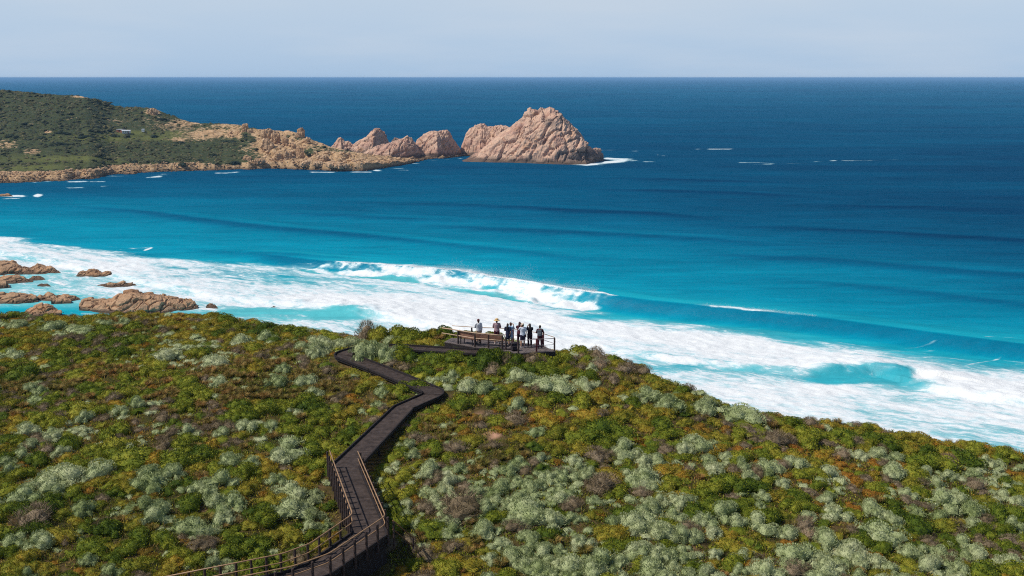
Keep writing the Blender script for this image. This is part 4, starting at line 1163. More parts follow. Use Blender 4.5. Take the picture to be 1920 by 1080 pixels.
LC, MC, RC = ((0, 640), .4074), ((680, 640), .4074), ((1100, 700), .4271)
HAND = {'silver':
 S(*LC, [(60, 60, 130), (770, 70, 150), (990, 90, 170), (1460, 40, 110), (1270, 190, 120), (1400, 180, 110), (1450, 235, 100), (865, 405, 110), (390, 350, 90), (130, 400, 130), (150, 470, 100), (1250, 385, 90), (1200, 440, 70), (1130, 385, 110), (1015, 410, 100), (1320, 470, 180), (1160, 575, 110), (1290, 540, 150), (1060, 550, 150), (300, 600, 250), (430, 590, 180), (220, 640, 190), (40, 560, 90), (40, 600, 90), (120, 715, 160), (130, 680, 100), (680, 605, 120), (800, 610, 110), (700, 650, 170), (920, 670, 120), (960, 700, 130), (1030, 640, 150), (380, 770, 120), (590, 770, 80), (660, 750, 110), (720, 790, 170), (1060, 740, 150), (1020, 800, 140), (870, 835, 200), (740, 865, 80), (1350, 690, 170), (1330, 770, 180), (1430, 800, 120), (1430, 850, 100), (1280, 640, 90), (60, 910, 150), (170, 920, 160), (130, 1070, 100), (990, 860, 80), (400, 1005, 90), (880, 900, 70), (980, 1010, 90), (1390, 940, 70), (1250, 960, 80), (1450, 700, 80)])
 + S(*MC, [(130, 50, 200), (60, 40, 100), (230, 70, 120), (340, 170, 120), (410, 160, 90), (390, 205, 70), (480, 210, 120), (570, 215, 120), (720, 165, 140), (850, 180, 180), (1020, 200, 110), (930, 230, 80), (1300, 245, 120), (1200, 255, 60), (1400, 280, 130), (1560, 300, 110), (710, 290, 110), (1115, 295, 50), (800, 420, 90), (1520, 475, 130), (1195, 495, 130), (720, 560, 110), (120, 540, 150), (310, 580, 130), (440, 580, 100), (400, 640, 100), (930, 600, 120), (970, 540, 90), (910, 650, 70), (1290, 620, 150), (1210, 610, 90), (630, 670, 110), (770, 660, 100), (520, 690, 110), (600, 695, 100), (930, 690, 100), (1060, 730, 90), (1230, 725, 80), (1140, 730, 70), (750, 770, 220), (860, 830, 170), (1330, 770, 110), (1440, 740, 130), (1500, 735, 90), (1270, 830, 190), (1420, 805, 110), (1540, 830, 100), (560, 875, 120), (680, 980, 140), (830, 970, 130), (1010, 930, 110), (900, 960, 90), (940, 1020, 190), (1100, 1010, 180), (1060, 1060, 150), (800, 1050, 130), (1380, 890, 150), (1460, 900, 120), (1250, 970, 160), (1350, 990, 150), (1430, 1000, 110), (1330, 1060, 180)])
 + S(*RC, [(270, 100, 110), (370, 130, 150), (170, 110, 70), (530, 140, 140), (660, 155, 190), (870, 150, 100), (915, 170, 50), (475, 310, 140), (550, 300, 60), (165, 335, 110), (250, 390, 100), (610, 375, 80), (560, 425, 100), (680, 410, 90), (780, 410, 110), (900, 390, 110), (960, 410, 60), (1060, 440, 120), (860, 480, 80), (1345, 440, 130), (1360, 370, 90), (1280, 360, 100), (1340, 235, 140), (1150, 345, 60), (240, 460, 150), (1470, 505, 60), (1560, 550, 160), (1400, 530, 80), (1250, 600, 130), (1680, 600, 130), (1550, 620, 110), (1440, 600, 90), (1320, 640, 100), (1700, 660, 110), (1820, 540, 90), (1870, 670, 100), (450, 560, 80), (290, 600, 110), (600, 600, 140), (520, 640, 120), (380, 630, 80), (760, 580, 80), (740, 640, 140), (660, 640, 120), (200, 660, 150), (330, 700, 150), (1040, 720, 170), (1100, 610, 120), (1280, 690, 200), (870, 690, 120), (1640, 730, 110), (900, 780, 220), (680, 790, 100), (60, 850, 150), (220, 780, 140), (380, 800, 120), (1150, 780, 150), (1400, 780, 120), (1730, 800, 140), (780, 860, 160), (290, 870, 180), (1270, 830, 130), (1500, 850, 150), (1620, 860, 120), (1050, 850, 160), (1850, 820, 120), (1900, 480, 60), (1820, 300, 80), (190, 550, 70), (20, 560, 60), (1330, 860, 100), (1560, 790, 100)]),
 'golden': S(*LC, [(1230, 700, 80), (720, 705, 90), (1330, 860, 170), (100, 1000, 220), (210, 1025, 160), (600, 1020, 240), (800, 1000, 160), (350, 600, 60), (1250, 880, 120), (500, 930, 120), (420, 1050, 140), (760, 1060, 150), (830, 720, 70), (640, 700, 80)])
 + S(*MC, [(575, 950, 120), (1160, 870, 170), (330, 340, 130), (880, 545, 80), (780, 260, 90), (820, 300, 90), (1020, 340, 150), (1280, 360, 120), (1400, 320, 120), (360, 290, 110), (60, 150, 160), (470, 880, 60), (30, 190, 160), (1060, 800, 120)])
 + S(*RC, [(90, 690, 170), (330, 160, 130), (250, 220, 110), (40, 620, 90), (430, 200, 100), (1010, 180, 60), (1130, 230, 120), (1420, 720, 100), (800, 740, 90)]),
 'dry': S(*LC, [(220, 490, 100), (760, 470, 150), (180, 800, 230), (970, 920, 90), (1380, 490, 70), (1390, 120, 60), (480, 350, 80), (230, 640, 90), (120, 480, 80), (1310, 490, 90), (470, 720, 80), (300, 910, 80), (1300, 590, 80)])
 + S(*MC, [(430, 480, 130), (700, 350, 130), (600, 130, 120), (460, 740, 280), (1090, 640, 200), (700, 860, 120), (300, 970, 150), (430, 940, 130), (1060, 520, 130), (750, 590, 100), (1150, 180, 100), (1090, 100, 120), (1200, 130, 120), (480, 215, 70), (800, 215, 70), (900, 590, 100), (380, 490, 90), (290, 760, 120), (600, 480, 90), (1280, 690, 110), (1100, 650, 110)])
 + S(*RC, [(40, 490, 150), (50, 350, 130), (830, 280, 170), (960, 660, 170), (1160, 690, 90), (900, 850, 150), (640, 545, 80), (1160, 500, 90), (1700, 490, 120), (1430, 240, 65), (1550, 290, 60), (200, 860, 80), (740, 800, 80), (700, 240, 110), (850, 150, 110), (780, 200, 90), (60, 180, 90), (440, 420, 80), (1090, 600, 80), (1880, 590, 80)]),
 'green': S(*LC, [(1240, 300, 190), (930, 250, 140), (600, 530, 260), (800, 540, 240), (300, 460, 170), (110, 130, 200), (1330, 350, 120), (640, 880, 160), (400, 830, 120), (420, 930, 190), (370, 560, 120), (850, 310, 120), (1100, 300, 160), (1480, 330, 120), (1170, 640, 90), (520, 400, 200), (150, 1020, 100), (490, 780, 90)])
 + S(*MC, [(560, 80, 160), (440, 85, 130), (850, 120, 170), (1010, 22, 130), (1040, 150, 140), (330, 480, 150), (205, 212, 110), (200, 600, 130), (170, 690, 170), (330, 850, 170), (240, 1010, 130), (620, 800, 140), (860, 885, 170), (1100, 390, 240), (1010, 270, 160), (700, 105, 150), (360, 100, 120), (130, 640, 120), (1230, 270, 120), (780, 480, 100), (170, 500, 130), (250, 550, 90), (1220, 550, 90), (900, 780, 110), (70, 35, 90), (20, 25, 100)])
 + S(*RC, [(100, 240, 210), (720, 480, 200), (480, 600, 170), (1240, 280, 140), (1340, 330, 110), (1500, 380, 240), (1200, 430, 70), (1140, 800, 110), (1420, 840, 110), (1740, 690, 130), (700, 720, 100), (600, 840, 90), (450, 370, 90), (1650, 370, 200), (1100, 260, 150), (420, 160, 90), (680, 215, 100), (1700, 320, 140), (940, 240, 120), (170, 410, 100)])}
# dark bushes hiding the foot of the lookout platform and the mound left of it
HAND['rust'] = S(*LC, [(1230, 700, 90), (715, 705, 100), (835, 722, 80), (640, 705, 80), (1130, 720, 70), (470, 720, 70), (350, 270, 60), (700, 200, 60)]) + S(*MC, [(880, 548, 80), (330, 345, 110), (510, 340, 60), (260, 385, 70), (600, 1040, 90), (1170, 740, 60)]) + S(*RC, [(40, 622, 80), (150, 690, 90), (440, 240, 70), (230, 410, 50), (700, 210, 60), (1420, 720, 70), (560, 480, 60), (1010, 560, 60)])
HAND['silver'] += [(650, 642, 44), (600, 640, 40), (570, 652, 44), (660, 628, 40), (596, 655, 46), (500, 630, 50), (450, 640, 46), (40, 610, 50), (100, 612, 60), (140, 618, 70), (195, 606, 40), (230, 604, 36)]


def visible_ground(px, py):
    """ground point seen at that sight line"""
    z = np.linspace(32, 41.5, 60)
    pts = unp(np.full(60, px), np.full(60, py), z)
    gzz = ground(pts[:, :2], False)[0]
    k = np.where(gzz <= z)[0]
    # the highest crossing is the one the eye meets first
    for j in range(58, -1, -1):
        if gzz[j] >= z[j] and gzz[j + 1] < z[j + 1]:
            t = (gzz[j] - z[j]) / ((gzz[j] - z[j]) - (gzz[j + 1] - z[j + 1]))
            return pts[j] + (pts[j + 1] - pts[j]) * t
    return None


plants = []                     # kind, x, y, r, hand
for kind, L in HAND.items():
    for px, py, w_ in L:
        p = visible_ground(px, py + .12 * w_)
        if p is None: continue
        r_ = w_ / FPX * proj(p)[2] / 2 * (1.28 if kind == 'silver' else 1.08)
        plants.append([kind, p[0], p[1], r_, 1])
PD = seg_dist(np.array([[q[1], q[2]] for q in plants]), PXY)[0]
plants = [q for q, d in zip(plants, PD) if d > .95 + .55 * q[3]]
# taller shrubs that half hide the far leg of the boardwalk, the platform foot and build the mound
for kind, px, py, w_, hh in [('silver', 688, 671, 70, 1.5), ('silver', 726, 670, 60, 1.4), ('silver', 706, 668, 56, 1.5), ('silver', 664, 672, 36, .9), ('green', 750, 669, 46, 1.0), ('green', 770, 668, 62, .62), ('silver', 818, 668, 34, .5), ('green', 812, 675, 74, .75), ('green', 858, 676, 66, .85), ('green', 905, 684, 74, 1.35), ('green', 936, 682, 56, 1.15), ('green', 968, 684, 50, .9),
                             ('dry', 1000, 682, 44, .8), ('green', 1026, 682, 62, 1.0), ('green', 1056, 678, 44, .9), ('dry', 950, 688, 40, .9), ('golden', 1062, 660, 34, .5),
                             ('dry', 690, 636, 52, 1.3), ('green', 714, 633, 56, 1.2), ('green', 745, 631, 60, 1.2), ('green', 780, 629, 66, 1.25), ('golden', 812, 629, 50, 1.1), ('green', 835, 632, 46, .9), ('green', 760, 640, 60, .9), ('golden', 800, 643, 60, .6), ('golden', 770, 646, 44, .55), ('silver', 735, 642, 40, .8),
                             ('green', 1090, 660, 64, .95), ('dry', 1120, 668, 50, .8), ('green', 870, 640, 40, 1.3), ('green', 925, 640, 44, .9),
                             ('silver', 640, 650, 50, .9), ('silver', 612, 652, 46, .9), ('silver', 596, 668, 40, .9), ('green', 740, 733, 60, .8), ('green', 775, 728, 60, .7), ('golden', 700, 715, 70, .5), ('golden', 660, 700, 60, .5), ('silver', 793, 738, 26, .5)]:
    p = None; k = 0
    while p is None: p = visible_ground(px, py + k); k += 2
    plants.append([kind, p[0], p[1], w_ / FPX * proj(p)[2] / 2 * 1.1, 1, hh * 1.4])
# fill between them
REG = [  # x0, y0, x1, y1 (photo pixels), weights silver green golden dry tussock
 (900, 860, 2200, 1400, (.62, .20, .09, .07, .02)), (830, 690, 2200, 860, (.09, .50, .26, .08, .07)), (830, 560, 1200, 690, (.08, .55, .17, .14, .06)),
 (-300, 960, 900, 1400, (.10, .32, .44, .09, .05)), (-300, 790, 900, 960, (.16, .53, .18, .06, .07)), (-300, 680, 900, 790, (.06, .39, .16, .06, .33)), (-300, 540, 900, 680, (.13, .44, .20, .10, .13))]
KS = ['silver', 'green', 'golden', 'dry', 'tussock', 'rust']
g = np.random.default_rng(77)
cand = np.stack([g.uniform(-56, 60, 42000), g.uniform(40, 102, 42000)], 1)
cz, csd = ground(cand, False)
cpx, cpy, _ = proj(np.stack([cand[:, 0], cand[:, 1], cz + .3], 1))
ok = (csd < 1.6) & (cpx > -70) & (cpx < 1990) & (cpy < 1120)
cand, cpx, cpy = cand[ok], cpx[ok], cpy[ok]
cpd = seg_dist(cand, PXY)[0]
PL = unp(np.array([833, 972, 1043, 1020, 962, 848]), np.array([641, 664, 658, 649, 640, 633]), 41.3)[:, :2]


def in_poly(xy, poly):
    c = np.zeros(len(xy), bool)
    for a, b in zip(poly, np.roll(poly, -1, 0)):
        m = ((a[1] > xy[:, 1]) != (b[1] > xy[:, 1])) & (xy[:, 0] < (b[0] - a[0]) * (xy[:, 1] - a[1]) / (b[1] - a[1] + 1e-12) + a[0])
        c ^= m
    return c


cin = in_poly(cand, PL + np.sign(PL - PL.mean(0)) * .35)
kn = [fbm(np.stack([cand[:, 0] * .16, cand[:, 1] * .13, 0 * cand[:, 0]], 1), 2, 400 + 9 * k) for k in range(6)]
px_ = np.array([[q[1], q[2], q[3]] for q in plants]); px_ = px_[np.isfinite(px_).all(1)]
n0 = len(px_)
buf = np.zeros((14000, 3)); buf[:n0] = px_; cnt = n0
# low shrubs crowding the edges of the boardwalk
for a, b, lo, hi in ((PW[4], PW[5], .05, 1), (PW[5], PW[6], 0, .9), (PW[6], PW[7], .35, 1), (PW[7], PW[8], 0, 1), (PW[1], PW[2], 0, 1), (PW[2], PW[3], 0, .8)):
    L = np.linalg.norm(b - a); d = unit(b - a); nn_ = np.array([-d[1], d[0], 0])
    for sdd in (-1, 1):
        s_ = lo * L
        while s_ < hi * L:
            r_ = g.uniform(.42, .75)
            q = a + d * s_ + nn_ * sdd * (.86 + r_ * g.uniform(.62, .95))
            if seg_dist(q[None, :2], PXY)[0][0] > .86 + r_ * .5 and cnt < 9000 and not in_poly(q[None, :2], PL)[0]:
                kd = g.choice(['green', 'golden', 'silver', 'dry'], p=[.56, .24, .12, .08])
                plants.append([kd, q[0], q[1], r_, 0, g.uniform(.42, .75)]); buf[cnt] = (q[0], q[1], r_); cnt += 1
            s_ += r_ * g.uniform(1.0, 1.7)
for i in range(len(cand)):
    wgt = REG[0][4]
    for x0, y0, x1, y1, wt in REG:
        if x0 <= cpx[i] < x1 and y0 <= cpy[i] < y1: wgt = wt; break
    wv = np.array([(*wgt, .035)[k] * math.exp(3.2 * kn[k][i]) for k in range(6)]); wv /= wv.sum()
    k = g.choice(6, p=wv)
    r_ = g.uniform(.32, .8) * (1.55 if KS[k] in ('green', 'golden') else 1.0) * (.75 if KS[k] == 'tussock' else 1)
    if cpd[i] < .85 + .6 * r_ or cin[i]: continue
    if any((cand[i, 0] - a) ** 2 + (cand[i, 1] - b) ** 2 < (c + r_ * .6) ** 2 for a, b, c in SANDW): continue
    d = np.hypot(buf[:cnt, 0] - cand[i, 0], buf[:cnt, 1] - cand[i, 1])
    if (d < .43 * (buf[:cnt, 2] + r_)).any(): continue
    buf[cnt] = (cand[i, 0], cand[i, 1], r_); cnt += 1
    plants.append([KS[k], cand[i, 0], cand[i, 1], r_, 0])
# under the platform and the path nothing tall grows
keep = ~in_poly(np.array([[q[1], q[2]] for q in plants]), PL)
plants = [q for q, k in zip(plants, keep) if k]
PX = np.array([[q[1], q[2]] for q in plants]); PZ, PSD = ground(PX)
RAD = np.array([q[3] for q in plants])
ppx_, ppy_, pdp = proj(np.stack([PX[:, 0], PX[:, 1], PZ + RAD * .3], 1))
size = RAD / pdp * FPX * 2
inv = (ppx_ > -size * .3) & (ppx_ < 1920 + size * .3) & (ppy_ < 1080 + size * .3)
NV = {'rust': 4, 'silver': 8, 'green': 7, 'golden': 6, 'dry': 6, 'tussock': 5}
NLEAF = {'rust': 1150, 'silver': 1300, 'green': 1250, 'golden': 1150, 'dry': 700, 'tussock': 300}
NAME = {'rust': 'rust_shrub', 'silver': 'silver_shrub', 'green': 'green_shrub', 'golden': 'golden_shrub', 'dry': 'dry_shrub', 'tussock': 'grass_tussock'}
WORD = {'rust': 'rust orange low shrub', 'silver': 'silver grey cushion shrub', 'green': 'dark green leafy shrub', 'golden': 'golden olive shrub', 'dry': 'dry brown twiggy shrub', 'tussock': 'straw coloured grass tussock'}
MESH = {}
for kind in KS:
    MESH[kind] = []
    for v in range(NV[kind]):
        V, F, lf = bush(kind, 1000 + 50 * KS.index(kind) + v, NLEAF[kind])
        MESH[kind].append(mk_mesh(NAME[kind], V, F, LM[kind], False, {'leaf': lf}))
PTH = ([664, 735, 766, 878, 1003, 1060, 1080], [630, 825, 760, 645, 693, 622, 561])


def where(px, py, sd):
    path = np.interp(py, *PTH)
    if sd > -2.2:
        if px < 440: return 'on the far rim above the bay rocks'
        if px < 680: return 'on the far rim left of the mound'
        if px < 850: return 'on the mound left of the lookout'
        if px < 1060: return 'close under the lookout platform'
        if px < 1250: return 'on the slope edge right of the lookout'
        if px < 1500: return 'on the slope edge at the middle right'
        return 'on the slope edge at the far right'
    row = 'at the bottom edge' if py > 1010 else 'in the near heath' if py > 890 else 'in the middle heath' if py > 770 else 'in the upper heath'
    dx = px - path
    if py > 655 and abs(dx) < 70: return ('hugging the boardwalk on its left ' if dx < 0 else 'hugging the boardwalk on its right ') + row
    if dx < 0: return row + (' at the far left' if px < 220 else ' left of the boardwalk')
    return row + (' right of the boardwalk' if px < 1150 else ' toward the right' if px < 1550 else ' at the far right')


stuff = {k: [] for k in KS}
for kind in KS:
    ids = [i for i, q in enumerate(plants) if q[0] == kind]
    seen = sorted([i for i in ids if inv[i]], key=lambda i: -size[i])
    chosen = seen[:295]
    rest = [i for i in ids if i not in set(chosen)]
    regs = {}
    for i in chosen: regs.setdefault(where(ppx_[i], ppy_[i], PSD[i]), []).append(i)
    labels = {}
    for rg, L in regs.items():
        base_l = WORD[kind]
        left = list(L)
        for i in left: labels[i] = f'{base_l} {rg}'
        if len(L) > 1:
            for adj, key in (('widest', lambda i: -size[i]), ('leftmost', lambda i: ppx_[i]), ('rightmost', lambda i: -ppx_[i]), ('farthest', lambda i: ppy_[i]), ('nearest', lambda i: -ppy_[i]), ('smallest', lambda i: size[i])):
                if len(left) <= 1: break
                b = min(left, key=key); left.remove(b)
                labels[b] = f'{adj} {base_l} {rg}'
    for i in chosen:
        q = plants[i]
        o = link(NAME[kind], MESH[kind][i % NV[kind]])
        s = q[3]
        hz = {'rust': .75, 'silver': 1.2, 'green': .88, 'golden': .8, 'dry': .95, 'tussock': 1.0}[kind] * g.uniform(.85, 1.15)
        hz = q[5] if len(q) > 5 else min(s * hz, 1.3) if kind != 'tussock' else s * 1.15
        o.location = (q[1], q[2], PZ[i] - .04 - (.07 if kind == 'silver' else .05) * s)
        o.scale = (s * g.uniform(.9, 1.2), s * g.uniform(.9, 1.2), hz)
        o.rotation_euler = (0, 0, g.uniform(0, 6.28))
        tag(o, labels[i], 'tussock' if kind == 'tussock' else 'shrub', {'rust': 'rust orange shrubs of the heath', 'silver': 'silver cushion shrubs of the heath', 'green': 'green shrubs of the heath', 'golden': 'golden shrubs of the heath', 'dry': 'dry twiggy shrubs of the heath', 'tussock': 'grass tussocks of the heath'}[kind])
    for i in rest:
        q = plants[i]; s = q[3]
        stuff[kind].append((g.integers(4), q[1], q[2], PZ[i] - .06, s, s, min(s * .85, 1.1), g.uniform(0, 6.28), g.random()))
    print(kind, len(ids), len(seen), len(chosen), len(rest))
for kind in KS:
    if not stuff[kind]: continue
    protos = [bush(kind, 1400 + KS.index(kind) * 10 + k, {'rust': 520, 'silver': 600, 'green': 520, 'golden': 520, 'dry': 300, 'tussock': 120}[kind], False) for k in range(4)]
    V, F, lf, sr = merge_bushes(protos, stuff[kind])
    o = link(NAME[kind] + '_cover', mk_mesh(NAME[kind] + '_cover', V, F, LM[kind], False, {'leaf': lf, 'srand': sr}))
    tag(o, 'smaller ' + WORD[kind] + 's filling gaps in the heath', 'shrub cover', kind='stuff')

# low ground cover of leaves and grass
g = np.random.default_rng(99)
n = 110000
c = np.stack([g.uniform(-54, 58, n), g.uniform(41, 101, n)], 1)
zc_, sd_ = ground(c)
px, py, dd = proj(np.stack([c[:, 0], c[:, 1], zc_], 1))
pdn = seg_dist(c, PXY)[0]
ok = (sd_ < 2.5) & (px > -60) & (px < 1980) & (py < 1110) & (pdn > .95) & ~in_poly(c, PL)
for a_, b_, r_ in SANDW: ok &= (c[:, 0] - a_) ** 2 + (c[:, 1] - b_) ** 2 > r_ ** 2
c = c[ok]; zc_ = zc_[ok]; n = len(c)
kind_n = fbm(np.stack([c[:, 0] * .2, c[:, 1] * .17, 0 * c[:, 0]], 1), 3, 808) + .45 * g.normal(size=n)
for nm, sel, mat, L0, W0, lab in (('heath_undergrowth', kind_n < .12, 'green', .17, .05, 'low green undergrowth between the shrubs'), ('dry_grass', (kind_n >= .12) & (kind_n < .38), 'tussock', .30, .024, 'thin straw coloured grass between the shrubs'), ('golden_undergrowth', kind_n >= .38, 'golden', .17, .045, 'low golden undergrowth between the shrubs')):
    b = c[sel]; m = len(b); kk = 7
    base = np.repeat(np.concatenate([b, zc_[sel][:, None]], 1), kk, 0) + np.concatenate([g.normal(0, .13, (m * kk, 2)), np.zeros((m * kk, 1))], 1)
    d = unit(np.stack([g.normal(0, .6, m * kk), g.normal(0, .6, m * kk), g.uniform(.3, 1.1, m * kk)], 1))
    L = L0 * g.uniform(.6, 1.4, m * kk)[:, None]
    sd2 = unit(np.cross(d, g.normal(size=(m * kk, 3)))) * W0 * .5
    mid = base + d * L * .55; tip = base + d * L
    V = np.stack([base - sd2 * .4, mid - sd2, tip, mid + sd2], 1).reshape(-1, 3)
    i0 = np.arange(m * kk)[:, None] * 4
    F = np.concatenate([i0 + np.array([[0, 1, 2]]), i0 + np.array([[0, 2, 3]])])
    o = link(nm, mk_mesh(nm, V, F, LM[mat], False, {'leaf': np.repeat(g.uniform(-1, 1, m * kk), 4), 'srand': np.repeat(g.random(m), kk * 4)}))
    tag(o, lab, 'undergrowth', kind='stuff')

# ------------------------------------------------------------------ BOARDWALK
M_DECK = simple_mat('weathered_deck_boards', (.050, .036, .031), .8, .35, 3.0, .2, .2, (.088, .064, .054))
M_BEAM = simple_mat('dark_timber', (.026, .021, .021), .85, .3, 5, .15, .2)
M_POST = simple_mat('dark_post_timber', (.050, .034, .030), .8, .35, 9, .2, .3)
M_REDPOST = simple_mat('red_brown_post_timber', (.13, .032, .034), .8, .3, 9, .2, .3)
M_RAIL = simple_mat('tan_rail', (.31, .18, .09), .45, .2, 6, .4, .1)
M_PALERAIL = simple_mat('pale_timber_rail', (.42, .29, .19), .6, .2, 6, .3, .1)
M_THINRAIL = simple_mat('thin_metal_rail', (.30, .24, .24), .4, .15, 6, .5)
M_GREYBOARD = simple_mat('grey_deck_boards', (.125, .10, .095), .8, .35, 3.0, .2, .2, (.19, .155, .145))
HW = .80
def fillet(pts, R0, skip):
    out = [pts[0]]
    for i in range(1, len(pts) - 1):
        if i in skip: out.append(pts[i]); continue
        a, b, c = pts[i - 1], pts[i], pts[i + 1]
        u, v = unit(a - b), unit(c - b)
        ang = math.acos(np.clip(u @ v, -1, 1))
        R_ = .75 if i in (6, 7) else R0
        t = min(R_ / math.tan(ang / 2), np.linalg.norm(a - b) * .46, np.linalg.norm(c - b) * .46)
        for k in np.linspace(0, 1, 6):
            out.append((1 - k) ** 2 * (b + u * t) + 2 * k * (1 - k) * b + k * k * (b + v * t))
    out.append(pts[-1])
    return np.array(out)


PW_RAIL = PW
PW = fillet(PW, 1.5, {8, 9, 10, 11, 12})
n = len(PW)
LP, RP = [], []
for i in range(n):
    d0 = unit(PW[i, :2] - PW[i - 1, :2]) if i else unit(PW[1, :2] - PW[0, :2])
    d1 = unit(PW[i + 1, :2] - PW[i, :2]) if i < n - 1 else d0
    n0 = np.array([-d0[1], d0[0]]); n1 = np.array([-d1[1], d1[0]])
    m = unit(n0 + n1); c = max(m @ n0, .66)
    hw_ = HW if i >= n - 6 else .68
    LP.append(np.array([*(PW[i, :2] + m * hw_ / c), PW[i, 2]]))
    RP.append(np.array([*(PW[i, :2] - m * hw_ / c), PW[i, 2]]))
LP, RP = np.array(LP), np.array(RP)
SH = n - len(PW_RAIL)
bw = empty('boardwalk', tuple(PW[8 + SH]))
tag(bw, 'dark timber boardwalk zigzagging up through the heath to the lookout', 'boardwalk')
bw_o = PW[8 + SH]
mb = MB(); bm = mb.bm
g = np.random.default_rng(3)
for i in range(n - 1):
    L = np.linalg.norm(PW[i + 1] - PW[i]); k = max(1, int(round(L / .15)))
    for j in range(k):
        t0, t1 = (j + .06) / k, (j + .94) / k
        q = [LP[i] + (LP[i + 1] - LP[i]) * t0, RP[i] + (RP[i + 1] - RP[i]) * t0, RP[i] + (RP[i + 1] - RP[i]) * t1, LP[i] + (LP[i + 1] - LP[i]) * t1]
        dz = g.uniform(-.004, .004) + .002 * (i % 2)
        top = [bm.verts.new(Vector(v - bw_o) + Vector((0, 0, dz))) for v in q]
        bot = [bm.verts.new(Vector(v - bw_o) + Vector((0, 0, dz - .04))) for v in q]
        bm.faces.new(top); bm.faces.new(bot[::-1])
        for a in range(4): bm.faces.new((top[a], bot[a], bot[(a + 1) % 4], top[(a + 1) % 4]))
mb.build('deck_boards', M_DECK, bw)
for side in (LP, RP):
    mb = MB()
    for i in range(n - 1):
        a, b = side[i] - bw_o, side[i + 1] - bw_o
        d = unit(b - a)
        mb.bar(a + d * .005 + [0, 0, .06], b - d * .005 + [0, 0, .06], .09, .12)
    mb.build('edge_kerb', M_BEAM, bw)
    mb = MB()
    for i in range(n - 1):
        a, b = side[i] - bw_o, side[i + 1] - bw_o
        nn2 = unit(PW[i] - side[i]); d = unit(b - a)
        mb.bar(a + d * .01 + [0, 0, -.11] + nn2 * .06, b - d * .01 + [0, 0, -.11] + nn2 * .06, .07, .12)
    mb.build('edge_beam', M_BEAM, bw)
for i in range(n - 2):
    L = np.linalg.norm(PW[i + 1] - PW[i]); k = int(L / 2.2)
    for j in range(k):
        t = (j + .5) / k
        for side in (LP, RP):
            q = side[i] + (side[i + 1] - side[i]) * t; q = q + (PW[i] + (PW[i + 1] - PW[i]) * t - q) * .16
            zz = ground(q[None, :2])[0][0]
            MB().box(q - bw_o + [0, 0, (zz - .3 - q[2]) / 2 - .17], (.12, .12, q[2] - zz + .3 - .34)).build('support_post', M_BEAM, bw)


def rounded(pts, r=.28, k=5):
    """a handrail line with bent corners"""
    pts = [np.array(p, float) for p in pts]
    out = [pts[0]]
    for i in range(1, len(pts) - 1):
        a, b, c = pts[i - 1], pts[i], pts[i + 1]
        ra = min(r, np.linalg.norm(a - b) * .4, np.linalg.norm(c - b) * .4)
        p0 = b + unit(a - b) * ra; p1 = b + unit(c - b) * ra
        for t in np.linspace(0, 1, k):
            out.append((1 - t) ** 2 * p0 + 2 * t * (1 - t) * b + t * t * p1)
    out.append(pts[-1])
    return out


def railing(name, pts, label, cat='railing', rails=((1.02, .032), (.60, .026)), spacing=.95, postmat=None, railmats=None, ph=.98, pw=.10, posts=None, top_round=False, group=None, down=.45, inset=None, rail_pts=None, postmats=None, post_at=None):
    pts = [np.array(p, float) for p in pts]
    base = pts[0]
    e = empty(name, tuple(base)); tag(e, label, cat, group)
    locs = []
    if post_at is not None: locs = [np.array(p, float) for p in post_at]
    else:
        for a, b in zip(pts[:-1], pts[1:]):
            L = np.linalg.norm(b - a); k = max(1, int(round(L / spacing)))
            for j in range(k): locs.append(a + (b - a) * (j + .04 if j == 0 else j) / k)
        locs.append(pts[-1] + unit(pts[-2] - pts[-1]) * .06)
    for i, q in enumerate(locs):
        pm = (postmats[i] if postmats else postmat) or M_POST
        mb = MB()
        mb.tube([q - base + [0, 0, -down], q - base + [0, 0, ph - .02], q - base + [0, 0, ph]], [pw / 2, pw / 2, pw / 2 * .8], 8)
        mb.build('post', pm, e)
    off = inset if inset is not None else np.zeros(3)
    for r_i, (h, rad) in enumerate(rails):
        line = rounded([np.array(p, float) - base + [0, 0, h] for p in (rail_pts if rail_pts is not None else pts)])
        o = MB().tube(line, rad, 8).build('top_rail' if r_i == 0 else 'middle_rail', (railmats or [M_RAIL, M_RAIL])[r_i], e, True)
    return e


LP, RP, PW = LP[SH:], RP[SH:], PW[SH:]
mb = MB()
outer = LP if RP[8][0] < LP[8][0] else RP
for i in range(8, 12):
    a, b = outer[i] - bw_o, outer[i + 1] - bw_o
    if i == 8: a = a + (b - a) * .25
    nn2 = unit(PW[i + 1] - outer[i + 1]); d = unit(b - a)
    mb.bar(a + d * .02 + [0, 0, -.80] + nn2 * .13, b - d * .02 + [0, 0, -.80] + nn2 * .13, .04, 1.24)
mb.build('skirt_board', M_BEAM, bw)
i8 = 8                                  # first railed segment runs PW[8] -> PW[9]
def at(side, i, t): return side[i] + (side[i + 1] - side[i]) * t
# walking away from the lookout the photo-left side is the right hand side
lefts, rights = (RP, LP) if RP[8][0] < LP[8][0] else (LP, RP)
def outw(i, side): return unit(side[i] - PW[i])
lt = [lefts[8] + outw(8, lefts) * .05, lefts[9] + outw(9, lefts) * .05, lefts[10] + outw(10, lefts) * .05, lefts[11] + outw(11, lefts) * .05, lefts[12] + outw(12, lefts) * .05]
rt = [at(rights, 8, .02) + outw(8, rights) * .05, rights[9] + outw(9, rights) * .05, rights[10] + outw(10, rights) * .05, rights[11] + outw(11, rights) * .05, rights[12] + outw(12, rights) * .05]
ltr = [p + unit(PW[8 + i] - p) * .13 for i, p in enumerate(lt)]
rtr = [p + unit(PW[8 + i] - p) * .13 for i, p in enumerate(rt)]
railing('railing', lt, 'tan handrail on dark posts along the left side of the boardwalk bend', spacing=.66, pw=.12, rail_pts=ltr)
railing('railing', rt, 'tan handrail on dark posts along the outer right side of the boardwalk bend', spacing=.82, pw=.13, rail_pts=rtr)
